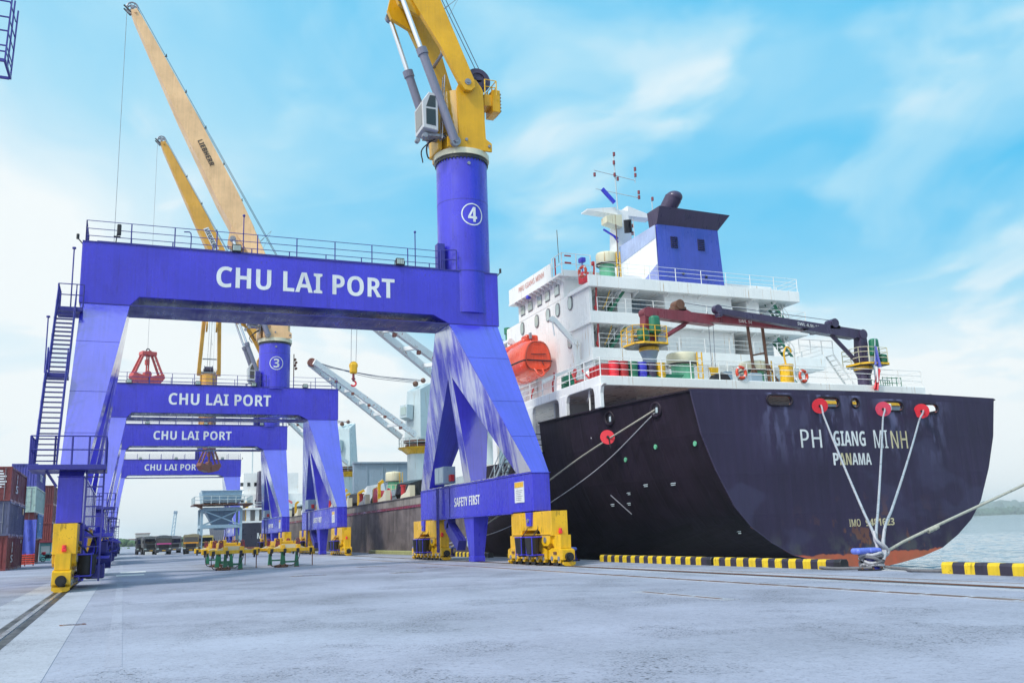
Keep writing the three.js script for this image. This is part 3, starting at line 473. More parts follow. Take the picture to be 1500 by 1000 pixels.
  part('window', [plate([[-2.7, cy - 0.75], [-2.12, cy - 0.8], [-2.12, cy + 0.22], [-2.7, cy + 0.22]], 0.03).translate(0, 0, 1.63)], M.glass, CB);
  part('window', [beamBar([-2.9, cy - 0.75, 0.85], [-2.93, cy + 0.55, 0.85], 1.2, 0.03)], M.glass, CB);
  part('window', [beamBar([-2.87, cy + 0.75, 0.85], [-2.56, cy + 1.18, 0.85], 1.2, 0.05)], M.glass, CB);
  each('cab_bracket', [beamBar([-2.6, cy - 1.2, 0.85], [-1.4, cy - 1.2, 0.85], 0.9, 0.16), beamBar([-2.05, cy, 0.2], [-1.4, cy, 0.2], 0.3, 0.3)], M.steel, CB);
  each('cab_lamp', [cylZ(0.16, 0.3, -2.7, cy - 1.35, 1.3, 12), cylZ(0.14, 0.3, -3.0, cy - 1.5, 0.8, 12)], M.steel, CB);
  part('access_ladder', [bar([-1.7, y0 + 0.4, 1.5], [-1.35, col + 0.9, 1.2], 0.035), bar([-1.7, y0 + 0.4, 1.1], [-1.35, col + 0.9, 0.8], 0.035), ...Array.from({ length: 12 }, (_, i) => { const t = i / 11, x = lerp(-1.7, -1.35, t), y = lerp(y0 + 0.4, col + 0.9, t), z = -0.3 * t; return bar([x, y, 1.5 + z], [x, y, 1.1 + z], 0.018, 5); })], M.steel, S);
  // winch, resistor box and the ropes up to the boom head
  const W = new THREE.Group(); W.name = 'hoist_winch'; S.add(W);
  part('drum', [cylZ(0.62, 1.5, 0.95, col + 1.15, 0, 28), cylZ(0.8, 0.07, 0.95, col + 1.15, 0.72, 28), cylZ(0.8, 0.07, 0.95, col + 1.15, -0.72, 28), torus(0.5, 0.07, 24, 6).translate(0.95, col + 1.15, 0.78), cylZ(0.2, 1.8, 0.95, col + 1.15, 0, 16), span(0.75, 1.15, col - 0.2, col + 1.1, -0.9, 0.9)], M.violet, W);
  part('guard_rail', rails([[1.2, col + 0.1, 1.2], [1.95, col + 0.1, 1.2], [1.95, col + 0.1, -1.0]], 0.95, 0.7, 0.03), M.yellow, W);
  part('machine_box', [sspan(1.8, 2.3, col - 0.85, col + 0.6, -0.3, 0.95, 0.03), sspan(1.3, 1.85, col - 0.45, col + 0.3, -0.2, 0.8, 0.03)], cfg.boxPaint ?? P, W);
  for (let i = 0; i < 6; i++) part('fin', [sspan(2.3, 2.4, col - 0.75 + i * 0.22, col - 0.65 + i * 0.22, -0.2, 0.85, 0.02)], M.rust, W);
  const tip = Q(len + 0.1, 0);
  each('hoist_rope', [bar([1.5, col + 1.7, 0.2], [...Q(len, -0.55), 0.25], 0.028, 4), bar([1.5, col + 1.7, -0.2], [...Q(len, -0.55), -0.25], 0.028, 4)], M.wire, S);
  part('antenna_bracket', [bar([...Q(5.2, -0.9), 0.4], [...Q(5.5, -1.6), 0.4], 0.04), bar([...Q(5.5, -1.6), 0.4], [...Q(5.9, -2.6), 0.4], 0.02, 4), bar([...Q(4.4, -0.9), 0.4], [...Q(5.9, -2.6), 0.4], 0.012, 4)], M.steel, BM);
  each('fall_rope', [-0.28, 0.28].map(z => bar([tip[0] - 0.5, tip[1] - 0.1, z], [tip[0] - 0.5, cfg.drop, z * 0.8], 0.016, 4)), M.steel, S);
  const end = V(tip[0] - 0.5, cfg.drop, 0).applyAxisAngle(V(0, 1, 0), cfg.slew).add(V(mx + 8.1, 0, cfg.z));
  return end; // where the ropes end
}
const RAD = Math.PI / 180;
const ends = [];
ends.push(portalCrane({ z: -49.1, mast: 9.75, ring: 23.3, col: 27.6, number: '4', numberY: 19.75, turn: 0.04, text: 0.42, lights: [-3.35, 5.45], rods: [-3.0, 6.4], near: true, slew: 0, luff: 66.9 * RAD, paint: M.boomYellow, boomPaint: M.boomYellow, drop: 40, pivX: -0.12, label: 'nearest blue portal crane, number 4 on its mast, yellow jib cut off above' }));
ends.push(portalCrane({ z: -93, mast: 5.15, ring: 20.8, col: 26.0, number: '3', numberY: 18.75, turn: -0.02, text: -0.05, lights: [-8.3, -2.2, 3.0, 8.0], rods: [], slew: 0, luff: 63.3 * RAD, paint: M.boomPeach, boomPaint: M.boomPeach, drop: 22, brand: 15.6, label: 'second nearest portal crane, number 3 on its mast and the longest, pale peach boom' }));
ends.push(portalCrane({ z: -125, mast: 9.0, ring: 20.5, col: 25.6, text: -0.5, lights: [-6, 1, 8], rods: [], slew: 0, luff: 63.5 * RAD, paint: M.boomAmber, boomPaint: M.boomAmber, boxPaint: M.boomAmber, drop: 25.2, brand: 17.4, brandPlate: true, label: 'third portal crane of the row, its short looking amber boom holding a red grab' }));
ends.push(portalCrane({ z: -178, mast: 5.2, ring: 18.4, col: 32.2, text: -0.5, lights: [-6, 0, 8], rods: [], slew: Math.PI / 2, luff: 74 * RAD, fork: 13, fkT: 1.9, noCyl: true, length: 22.6, paint: M.boomAmber, boomPaint: M.boomAmber, boxPaint: M.boomAmber, drop: 28.2, width: 1.25, lug: 9, label: 'farthest portal crane, its amber jib pointing towards the camera above a brown grab' }));
// ---------------------------------------------------------------- the bulk carrier (world axes; stern at z = -38, middle line at x = 35.95)
{
  const XC = 35.95, ship = placed('bulk_carrier', 'big dark hulled bulk carrier with white deckhouse and blue funnel moored stern first', 'ship', [XC, -2.2, -38]);
  // b: half breadth of the transom by height
  const tb = [[-0.95, 0], [-0.72, 1.9], [-0.45, 3.5], [-0.05, 5.0], [0.6, 6.25], [1.4, 7.4], [2.4, 8.3], [4.2, 9.25], [6, 9.95], [8.2, 10.42]];
  const b0 = y => { if (y <= tb[0][0]) return 0; for (let i = 1; i < tb.length; i++) if (y <= tb[i][0]) { const t = (y - tb[i - 1][0]) / (tb[i][0] - tb[i - 1][0]); return lerp(tb[i - 1][1], tb[i][1], t); } return 10.42; };
  const half = (y, z) => {
    const t = Math.min(1, Math.max(0, (-38 - z) / 36)), q = lerp(1.25, 3.0, sstep(-1, 8, y)), s = 1 - Math.pow(1 - t, q);
    let b = lerp(b0(y), 13.0, s); if (z < -172) { const k = Math.min(1, (-172 - z) / 30); b *= 1 - k * k * lerp(1, 0.72, sstep(0, 8, y)); } return b;
  };
  const hullMat = (r, g, b, seedv, kind) => {
    const map = tex(512, (u, v) => {
      const f = fbm(u, v, 6, 6, 5, seedv), s = fbm(u, v, 70, 3, 4, seedv + 1), p = sstep(0.60, 0.72, fbm(u, v, 9, 9, 4, seedv + 2)) * 0.18, rs = sstep(0.70, 0.80, s) * sstep(0.4, 0.7, f) * (kind === 'grey' ? 0.75 : 0.35);
      const d = 0.72 + 0.75 * (f - 0.5) + 0.6 * (s - 0.5) + p + 0.25 * (fbm(u, v, 24, 24, 4, seedv + 5) - 0.5); return [lerp(d, 0.55, rs), lerp(d, 0.42, rs), lerp(d, 0.36, rs)]; }, { rx: 1 / 11, ry: 1 / 9 });
    const m = new THREE.MeshPhysicalMaterial({ color: new THREE.Color().setRGB(r, g, b), map, roughness: 0.6, specularIntensity: 0.6, bumpMap: T.dents, bumpScale: 0.05, side: THREE.DoubleSide }); return m;
  };
  const hullBlack = hullMat(0.023, 0.014, 0.028, 601), hullGrey = hullMat(0.185, 0.155, 0.155, 611, 'grey'), hullPale = hullMat(0.30, 0.27, 0.25, 631, 'grey'), boot = hullMat(0.50, 0.10, 0.05, 621, 'grey');
  function shell(side, z0, z1, ytop, n, y0 = -3) {
    const pos = [], idx = [], m = 22;
    for (let i = 0; i <= n; i++) { const z = lerp(z0, z1, i / n); for (let j = 0; j <= m; j++) { const y = lerp(Math.max(y0, lerp(-0.95, -3, Math.min(1, (-38 - z) / 8))), ytop, j / m); pos.push(XC + side * half(y, z), y, z); } }
    for (let i = 0; i < n; i++) for (let j = 0; j < m; j++) { const a = i * (m + 1) + j, b = a + m + 1; side < 0 ? idx.push(a, a + 1, b, a + 1, b + 1, b) : idx.push(a, b, a + 1, a + 1, b, b + 1); }
    const g = new THREE.BufferGeometry(); g.setAttribute('position', new THREE.Float32BufferAttribute(pos, 3)); g.setIndex(idx); g.computeVertexNormals(); return g;
  }
  const sternHull = part('stern_hull', [shell(-1, -38.06, -51.8, 8.1, 24)], hullBlack, ship);
  part('stern_hull', [shell(1, -38.06, -51.8, 8.1, 24)], hullBlack, ship);
  part('hull_side', [shell(-1, -51.8, -64, 6.1, 14)], hullBlack, ship); part('hull_side', [shell(1, -51.8, -64, 6.1, 14)], hullBlack, ship);
  const mainHull = part('hull_side', [shell(-1, -64, -204, 4.8, 60)], hullGrey, ship); part('hull_side', [shell(1, -64, -204, 4.8, 60)], hullGrey, ship);
  // lips along the tops of the plating
  const capLine = (side, z0, z1, y, n, w = 0.12) => Array.from({ length: n }, (_, i) => { const a = lerp(z0, z1, i / n), b = lerp(z0, z1, (i + 1) / n); return beamBar([XC + side * half(y, a), y, a], [XC + side * half(y, b), y, b], w, 0.08); });
  for (const s of [-1, 1]) { part('cap_rail', capLine(s, -38, -51.8, 8.12, 10, 0.2), hullBlack, ship); part('cap_rail', capLine(s, -64, -172, 4.82, 20, 0.25), hullGrey, ship); }
  part('hull_stripe', [0, 1, 2, 3, 4, 5, 6].map(i => [[-64, -67], [-67, -70], [-70, -74], [-74, -100], [-100, -130], [-130, -150], [-150, -172]][i]).map(([a, b]) => beamBar([XC - half(4.0, a) - 0.03, 4.0, a + 0.02], [XC - half(4.0, b) - 0.03, 4.0, b - 0.02], 0.1, 0.2)), M.maroon, mainHull);
  { const g = shell(-1, -64, -172, 4.78, 40, 4.14); g.translate(-0.02, 0, 0); part('sheer_strake', [g], hullPale, mainHull); }
  for (let z = -41; z > -168; z -= 7.5) { const top = z > -51.8 ? 8 : z > -64 ? 6 : 4.7; part('plate_seam', Array.from({ length: 8 }, (_, i) => { const a = lerp(0.2, top, i / 8), b = lerp(0.2, top, (i + 1) / 8); return beamBar([XC - half(a, z) - 0.004, a, z], [XC - half(b, z) - 0.004, b, z], 0.03, 0.02); }), z > -64 ? hullBlack : hullGrey, mainHull); }
  // transom with its fairlead openings
  const oval = (x, y, w, h) => { const p = [], r = h / 2; for (let i = 0; i <= 10; i++) { const a = -Math.PI / 2 + Math.PI * i / 10; p.push([x + w / 2 - r + Math.cos(a) * r, y + Math.sin(a) * r]); } for (let i = 0; i <= 10; i++) { const a = Math.PI / 2 + Math.PI * i / 10; p.push([x - w / 2 + r + Math.cos(a) * r, y + Math.sin(a) * r]); } return p; };
  const openings = [[30.95, 7.74, 1.55, 0.46], [34.1, 7.7, 1.45, 0.46], [38.6, 7.58, 1.35, 0.44], [41.2, 7.5, 1.3, 0.44]], eye = [35.95, 7.7, 0.46, 0.46];
  const outline = []; for (const [y, b] of tb.slice().reverse()) outline.push([XC - b, y]); for (const [y, b] of tb.slice(1)) outline.push([XC + b, y]);
  for (let i = 1; i < 12; i++) { const t = i / 12; outline.push([lerp(XC + 10.42, XC - 10.42, t), 8.2 + 0.16 * Math.sin(t * Math.PI)]); }
  const tMap = (() => { // weathered paint of the transom: scuffs under the fairleads, rust and weed near the water
    const n = 1024, t = tex(n, (u, v) => {
      const X = lerp(25, 47, u), Y = lerp(-1.2, 8.8, v); let d = 1 + 0.55 * (fbm(u, v, 5, 4, 5, 641) - 0.5) + 0.4 * (fbm(u, v, 90, 4, 3, 642) - 0.5); let r = 0.029 * d, g = 0.019 * d, b = 0.056 * d;
      const mix = (k, c) => { r = lerp(r, c[0], k); g = lerp(g, c[1], k); b = lerp(b, c[2], k); };
      for (const [x, y, w] of openings.concat([eye])) { const dx = (X - x) / (w * 0.75), dy = (y - 0.2 - Y); if (dy > -0.6 && dy < 3.2) { const k = Math.exp(-dx * dx) * (1 - dy / 3.2) * sstep(0.42, 0.7, fbm(u, v, 70, 10, 5, 650)); mix(0.8 * Math.max(0, k), [0.16, 0.16, 0.30]); } }
      const patch = sstep(0.62, 0.72, fbm(u, v, 7, 5, 4, 655)); mix(patch * 0.25, [0.07, 0.07, 0.15]);
      const grime = sstep(1.3, -0.1, Y) * sstep(0.4, 0.7, fbm(u, v, 40, 14, 4, 660)); mix(grime * 0.45, [0.11, 0.12, 0.10]);
      const rust = sstep(0.64, 0.74, fbm(u, v, 60, 18, 4, 661)) * sstep(3.5, 0.2, Y) * Math.exp(-Math.pow((X - 36.3) / 3.4, 2)); mix(rust * 0.6, [0.24, 0.09, 0.03]);
      const edge = -0.12 + 0.3 * (fbm(u, v, 18, 3, 4, 665) - 0.5) + 0.15 * (fbm(u, v, 80, 3, 2, 666) - 0.5); mix(sstep(edge + 0.04, edge - 0.04, Y), [0.44 * (0.6 + 0.8 * fbm(u, v, 30, 8, 4, 667)), 0.115, 0.06]);
      return [r, g, b].map(x => Math.pow(x, 1 / 2.2)); }, { srgb: true });
    t.wrapS = t.wrapT = THREE.ClampToEdgeWrapping; t.repeat.set(1 / 22, 1 / 10); t.offset.set(-25 / 22, 0.12); return t; })();
  const tMat = new THREE.MeshPhysicalMaterial({ map: tMap, roughness: 0.5, specularIntensity: 0.6, bumpMap: T.dents, bumpScale: 0.05 });
  const transom = part('transom', [plate(outline, 0.14, [...openings, eye].map(o => oval(...o))).translate(0, 0, -38.14)], tMat, ship);
  for (const o of [...openings, eye]) { // rolled lips of the openings
    const c = oval(o[0], o[1], o[2] + 0.06, o[3] + 0.06).map(p => V(p[0], p[1], -37.98)); part('fairlead_lip', [new THREE.TubeGeometry(new THREE.CatmullRomCurve3(c, true), 44, 0.055, 6, true)], hullBlack, transom);
  }
  const weld = []; for (let i = 0; i + 1 < 10; i++) weld.push(bar([XC - tb[9 - i][1], tb[9 - i][0], -38.02], [XC - tb[8 - i][1], tb[8 - i][0], -38.02], 0.035, 5));
  part('edge_weld', weld, M.violet, transom);
  // name, port and number, paint coming off some letters
  const old = paint(0.62, 0.55, 0.34, { rough: 0.7, map: T.wear }), ltr = (s, f, x, y, w, h, m = M.letter) => part('lettering', [text(s, f, w, h, 0.01).translate(x, y, -37.995)], m, transom);
  ltr('PH', regular, 32.75, 5.78, 1.35, 0.94); ltr('GIANG', bold, 35.3, 5.8, 2.15, 0.8); ltr('MI', regular, 37.45, 5.78, 0.95, 0.96); ltr('NH', regular, 38.75, 5.76, 1.15, 0.94, old);
  ltr('P', bold, 34.25, 4.72, 0.36, 0.64); ltr('AN', bold, 34.88, 4.72, 0.78, 0.62, old); ltr('AMA', bold, 35.98, 4.72, 1.3, 0.62);
  ltr('IMO', regular, 35.05, 1.42, 0.75, 0.38, old); ltr('9481623', bold, 36.75, 1.42, 1.95, 0.38, old);
  // marks on the side of the stern
  const onSide = (y, z, off = 0.03) => [XC - half(y, z) - off, y, z];
  for (const [y, z] of [[7.5, -44.4], [7.5, -40.6]]) { const p = onSide(y, z, 0.0); part('fairlead', [torus(0.34, 0.1, 22, 8).rotateY(-1.35).translate(...p)], hullBlack, sternHull); part('fairlead_hole', [cylX(0.3, 0.06, p[0] - 0.01, p[1], p[2], 20)], M.dark, sternHull); part('roller', [soft(0.1, 0.3, 0.18, p[0] - 0.03, y - 0.05, z + 0.12, 0.04)], M.shipGrey, sternHull); }
  for (const [y, z] of [[5.65, -41.3], [5.55, -37.9 - 0.7], [5.2, -43.9]]) part('outlet', [cylX(0.13, 0.06, ...onSide(y, z), 14)], M.mint, sternHull);
  for (const [y, z, w] of [[3.8, -43.2, 0.8], [3.75, -41.2, 0.9], [2.9, -46.6, 0.7], [2.9, -45.2, 0.6], [3.45, -44.8, 0.6], [1.2, -37.9 - 1.2, 0.5]]) { const p = onSide(y, z, 0.02); each('draft_mark', [box(0.02, 0.045, w * 0.7, p[0], y, z), box(0.02, 0.04, w * 0.45, p[0], y - 0.09, z + 0.08)], M.shipGrey, sternHull); }
  part('rubbing_pipe', [bar(onSide(3.4, -46.3, 0.05), onSide(2.3, -45.4, 0.05), 0.04)], M.steel, sternHull);

  // decks
  const deckPaint = paint(0.22, 0.10, 0.08, { rough: 0.7, map: T.wear });
  part('mooring_deck', [plate([[XC - 10.0, 38.2], [XC + 10.0, 38.2], [XC + 12.2, 52], [XC - 12.2, 52]], 0.1).rotateX(-Math.PI / 2).translate(0, 6.5, 0)], deckPaint, ship);
  part('winch_screen', [span(37.4, 46.2, 6.6, 8.75, -43.6, -43.7)], M.slate, ship); part('screen_band', [span(37.4, 46.2, 8.5, 8.7, -43.5, -43.59)], M.yellow, ship); part('vent_duct', [soft(0.5, 0.7, 0.4, 39.9, 7.9, -43.2, 0.08)], M.white, ship); part('vent_duct', [soft(0.6, 0.7, 0.4, 43.3, 8.2, -43.2, 0.08)], M.white, ship);
  part('main_deck', [span(XC - 12.7, XC + 12.7, 4.0, 4.1, -64, -172)], deckPaint, ship);
  each('bulkhead', [span(XC - 12.4, XC + 12.4, 4.1, 6.5, -63.8, -64.0), span(XC - 12.4, XC + 12.4, 6.0, 6.1, -51.8, -63.8)], M.white, ship);
  const W = M.white;
  // poop deck over the mooring deck, carried on white pillars on each side
  part('poop_deck', [sspan(XC - 12.0, XC + 12.0, 9.35, 9.9, -44.3, -66, 0.05)], W, ship);
  for (const s of [-1, 1]) for (const [za, zb] of [[-44.3, -45.0], [-48.6, -49.6], [-53.6, -54.5], [-60, -60.7]]) {
    const x = XC + s * 11.93; part('deck_pillar', [sspan(x - 0.12, x + 0.12, za < -52 ? 6.1 : 8.1, 9.4, za, zb, 0.04), plate([[0, 0], [0.45, 0], [0.12, -0.12], [0, -0.45]], 0.2).rotateY(Math.PI / 2).translate(x - 0.1, 9.37, zb), plate([[0, 0], [0.45, 0], [0.12, -0.12], [0, -0.45]], 0.2).rotateY(-Math.PI / 2).translate(x + 0.1, 9.37, za)], W, ship);
  }
  each('stanchion', [bar([XC - 11.6, 6.6, -46.4], [XC - 11.6, 9.4, -46.4], 0.06), bar([XC - 11.6, 9.2, -46.4], [XC - 11.2, 8.9, -47.5], 0.05), bar([XC - 11.3, 6.1, -56], [XC - 11.3, 9.4, -56], 0.14)], W, ship);
  // poop house under the deck
  each('mooring_bulkhead', [span(24.6, 28.6, 6.6, 9.35, -51.6, -51.8), span(43.3, 47.6, 6.6, 9.35, -48.4, -48.6)], M.interior, ship);
  each('poop_house', [span(28.6, 43.3, 6.1, 9.35, -48.4, -66), span(28.4, 43.5, 4.1, 6.6, -62, -66)], M.interior, ship);
  for (const z of [-49.6, -52.4, -57]) part('port_window', [soft(0.06, 0.55, 0.42, 28.59, 8.2, z, 0.18)], M.pane, ship);
  // deckhouse
  const H = new THREE.Group(); H.name = 'deckhouse'; ship.add(H);
  each('house_wall', [span(27.5, 44.3, 9.9, 17.2, -54.5, -66), span(27.5, 27.7, 9.9, 17.2, -51.75, -54.5)], W, H);
  for (const [y0, y1] of [[9.9, 12.25], [13.1, 14.7], [13.0, 14.7], [15.3, 17.2]].slice(0, 1).concat([[12.5, 14.7], [14.95, 17.15]])) {
    each('house_wall', [span(33.4, 38.9, y0, y1, -51.95, -54.48)], W, H);
    each('house_wall', [span(29.9, 31.0, y0, y1, -52.3, -54.48), span(40.3, 41.4, y0, y1, -52.1, -54.48)], W, H);
    each('recess_wall', [span(31.0, 33.4, y0, y1, -54.44, -54.48), span(38.9, 40.3, y0, y1, -54.44, -54.48)], M.slate, H);
  }
  part('recess_door', [sspan(39.2, 40.0, 12.5, 14.4, -54.38, -54.44, 0.02)], M.slate, H); part('recess_lamp', [soft(0.25, 0.25, 0.15, 39.6, 14.0, -54.3, 0.05)], M.red, H);
  const decks = [[12.25, 27.3, 46.3, 0.8], [14.7, 27.3, 45.0, 0.78], [17.15, 27.3, 44.5, 0.76]];
  for (const [y, x0, x1, h] of decks) {
    const d = part('deck', [span(x0, x1, y, y + 0.22, -51.5, -54.5), span(27.52, x1, y + 0.003, y + 0.217, -54.5, -66)], W, H);
    part('deck_fascia', [sspan(x0, x1, y - 0.02, y + h, -51.36, -51.5, 0.02)], W, d); part('deck_fascia', [sspan(x1 - 0.12, x1, y - 0.02, y + h, -51.52, -56, 0.02)], W, d);
    part('deck_fascia', [span(x0 - 0.02, x0 + 0.1, y - 0.02, y + 0.24, -51.52, -54.5)], W, d);
    for (const x of [29.95, 31.2, 33.6, 36.2, 38.7, 40.5, 42.6]) part('deck_bracket', [plate([[0, 0], [1.9, 0], [1.9, -0.12], [0, -0.75]], 0.08).rotateY(-Math.PI / 2).translate(x, y, -53.5)], W, d);
    for (const x of [28.3, 44.0]) part('deck_bracket', [plate([[0, 0], [1.2, 0], [1.2, -0.1], [0, -0.6]], 0.08).rotateY(-Math.PI / 2).translate(x, y, -53.5)], W, d);
    part('handrail', rails([[x0 + 0.6, y + h, -51.43], [x1 - 0.08, y + h, -51.43], [x1 - 0.08, y + h, -56]], 0.95, 2.1, 0.016, [0.36, 0.68, 1], 0.028), W, d);
  }
  for (const [x, y, h] of [[27.95, 12.5, 2.2], [27.95, 14.9, 2.25], [27.9, 17.5, 1.3]]) part('fire_pipe', [bar([x, y, -51.75], [x + 0.1, y + h, -51.75], 0.06), soft(0.22, 0.3, 0.2, x + 0.05, y + (h < 2 ? 1.3 : 0.9), -51.8, 0.06)], M.red, H);
  // outside stairs
  const stair = (x0, y0, x1, y1, z, m, w = 0.75) => { const s = new THREE.Group(); s.name = 'outside_stair'; H.add(s); for (const q of [0, w]) part('stringer', [beamBar([x0, y0, z - q], [x1, y1, z - q], 0.05, 0.2)], m, s); const n = Math.round((y1 - y0) / 0.24); for (let i = 1; i < n; i++) part('tread', [box(0.24, 0.04, w, lerp(x0, x1, i / n), lerp(y0, y1, i / n), z - w / 2)], m, s); part('handrail', rails([[x0, y0 + 0.1, z], [x1, y1 + 0.1, z]], 0.9, 0.7, 0.022, [0.5, 1]), W, s); };
  stair(29.0, 15.4, 30.4, 17.2, -52.2, M.green); stair(29.0, 13.0, 30.4, 14.8, -52.2, M.green); stair(29.2, 9.95, 30.6, 12.3, -52.2, M.green);
  stair(43.9, 15.3, 42.5, 17.2, -52.0, M.green); stair(44.1, 12.9, 42.5, 14.8, -52.0, M.green); stair(45.2, 9.95, 43.6, 12.3, -52.3, M.green);
  for (const y of [13.4, 15.8]) each('life_line', [bar([28.9, y + 0.5, -52], [28.6, y, -52], 0.03), bar([28.9, y + 0.5, -52], [29.2, y + 1.3, -52], 0.03)], M.yellow, H);
  // side windows of the house
  for (const [y, z] of [[16.72, -54.5], [16.72, -56.5], [16.72, -58.1], [16.72, -60.1], [16.75, -62.8], [14.1, -54.8], [14.15, -59.1], [14.15, -62.5], [14.2, -65]]) { const w = part('port_window', [plate(oval(0, 0, 1.0, 0.68), 0.06).rotateZ(Math.PI / 2).rotateY(-Math.PI / 2).translate(27.5, y, z)], M.winFrame, H); part('pane', [plate(oval(0, 0, 0.84, 0.5), 0.03).rotateZ(Math.PI / 2).rotateY(-Math.PI / 2).translate(27.45, y, z)], M.pane, w); }
  // navigating bridge
  part('wheelhouse', [span(27.5, 44.3, 17.37, 18.75, -55.5, -63.5)], W, H);
  for (const z of [-56.5, -58.1, -59.5, -61.2, -62.6]) { const w = part('bridge_window', [soft(0.06, 0.8, 0.8, 27.49, 18.12, z, 0.06)], M.winFrame, H); part('pane', [soft(0.05, 0.64, 0.66, 27.46, 18.12, z, 0.05)], M.pane, w); }
  part('bridge_roof', [span(26.9, 45.0, 18.75, 18.9, -54.8, -64)], W, H);
  for (let z = -55.2; z > -63.5; z -= 0.7) part('roof_bracket', [plate([[0, 0], [0.66, 0], [0.66, -0.06], [0, -0.36]], 0.06).rotateY(Math.PI).translate(27.5, 18.75, z)], W, H);
  each('roof_bulwark', [sspan(26.9, 26.98, 18.88, 20.0, -56.2, -63.9, 0.02), sspan(27.1, 44.9, 18.88, 19.2, -54.82, -54.9, 0.02)], W, H);
  part('lettering', [text('PHU GIANG MINH', regular, 4.6, 0.42, 0.01).rotateY(-Math.PI / 2).translate(26.885, 19.5, -59.6)], paint(0.75, 0.35, 0.3, { rough: 0.7 }), H);
  part('handrail', rails([[27.14, 18.9, -56.4], [27.14, 18.9, -54.86], [29.4, 18.9, -54.86]], 1.5, 1.5, 0.03, [0.5, 1]), M.white, H);
  each('warning_stripe', [bar([27.14, 18.9, -55.9], [27.14, 20.3, -55.9], 0.05), box(0.5, 0.1, 0.05, 27.6, 20.2, -54.8), box(0.5, 0.1, 0.05, 27.6, 19.7, -54.8)], M.red, H);
  part('search_light', [soft(0.4, 0.35, 0.5, 28.6, 19.9, -54.6, 0.08), bar([28.6, 18.9, -54.6], [28.6, 19.8, -54.6], 0.04)], M.blue, H);
  part('search_light', [soft(0.3, 0.3, 0.35, 27.0, 18.6, -60.4, 0.08)], M.blue, H);
  each('whip_antenna', [bar([27.3, 19.9, -55.6], [27.25, 22.3, -55.6], 0.025, 5), bar([30.6, 18.0, -53], [30.55, 22.2, -53], 0.04, 5)], M.rust, H);
  part('fire_box', [soft(0.5, 0.75, 0.7, 28.3, 18.4, -53.9, 0.05)], M.redBright, H);
  part('forward_house', [span(28.3, 43.8, 9.9, 16.4, -66, -72), span(27.6, 44.4, 16.4, 16.6, -66, -72.6)], W, H); for (const y of [12.6, 15.2]) { const w = part('port_window', [plate(oval(0, 0, 1.0, 0.68), 0.06).rotateZ(Math.PI / 2).rotateY(-Math.PI / 2).translate(28.3, y, -67.4)], M.winFrame, H); part('pane', [plate(oval(0, 0, 0.84, 0.5), 0.03).rotateZ(Math.PI / 2).rotateY(-Math.PI / 2).translate(28.25, y, -67.4)], M.pane, w); }
  part('wing_lamp', [cylY(0.3, 0.5, 28.2, 17.6, -67.5, 16), cylY(0.2, 1.0, 28.2, 17.0, -67.5, 12)], M.green, H);
  // funnel
  const F = new THREE.Group(); F.name = 'funnel'; ship.add(F);
  const fb = (y, e = 0) => { const t = (y - 17.9) / 5; return [[33.55 - e + 0.1 * t, y, -52.6 + e], [38.95 + e - 0.25 * t, y, -52.6 + e], [38.95 + e - 0.25 * t, y, -58.4 - e], [33.55 - e + 0.1 * t, y, -58.4 - e]]; };
  const fBlue = paint(0.060, 0.085, 0.52, { rough: 0.4, coat: 0.4 });
  part('casing', [hexa(fb(17.95), fb(22.4))], fBlue, F);
  const sideOf = (pts, off, m, n) => part(n, [plate(pts, 0.03).rotateY(Math.PI / 2).translate(33.52 - off, 0, -52.66)], m, F);
  sideOf([[0.05, 17.95], [5.6, 17.95], [5.6, 22.3], [0.05, 22.35]], 0, M.white, 'side_panel');
  sideOf([[0.05, 22.35], [5.6, 22.3], [5.6, 20.9], [0.05, 21.4]], 0.03, paint(0.42, 0.52, 0.80, { rough: 0.35, coat: 0.5 }), 'side_band'); sideOf([[0.05, 17.95], [4.2, 17.95], [0.05, 19.5]], 0.03, paint(0.30, 0.36, 0.78, { rough: 0.35, coat: 0.5 }), 'side_flash');
  part('cap', [hexa([[33.6, 22.4, -52.58], [38.75, 22.4, -52.58], [38.75, 22.4, -53.6], [33.6, 22.4, -53.6]], [[33.5, 23.5, -51.9], [39.4, 23.4, -51.9], [39.4, 23.4, -53.6], [33.5, 23.5, -53.6]])], M.violet, F);
  part('exhaust', [bar([34.7, 22.4, -54.8], [35.7, 24.85, -53.4], 0.52, 22, 0.62), new THREE.SphereGeometry(0.62, 20, 14).scale(1, 0.75, 1).translate(35.72, 24.88, -53.36)], M.violet, F);
  part('exhaust', [bar([33.6, 23.0, -56.5], [33.4, 23.9, -56.2], 0.3, 14)], M.dark, F);
  for (const x of [34.95, 37.2]) { const l = part('louvre', [sspan(x - 0.28, x + 0.28, 20.75, 21.6, -52.55, -52.62, 0.02)], M.dark, F); for (let i = 0; i < 6; i++) part('slat', [box(0.52, 0.03, 0.1, x, 20.83 + i * 0.14, -52.53, 0, 0.6)], M.blueDark, l); }
  for (const [x, y] of [[35.5, 18.9], [37.4, 18.8]]) part('hatch_knob', [cylZ(0.09, 0.12, x, y, -52.55, 10)], M.dark, F);
  // radar mast
  const R = new THREE.Group(); R.name = 'radar_mast'; ship.add(R);
  part('mast_tower', [hexa([[33.1, 17.4, -57.6], [34.9, 17.4, -57.6], [34.9, 17.4, -59.2], [33.1, 17.4, -59.2]], [[33.5, 25.3, -57.9], [34.5, 25.3, -57.9], [34.5, 25.3, -58.9], [33.5, 25.3, -58.9]])], W, R);
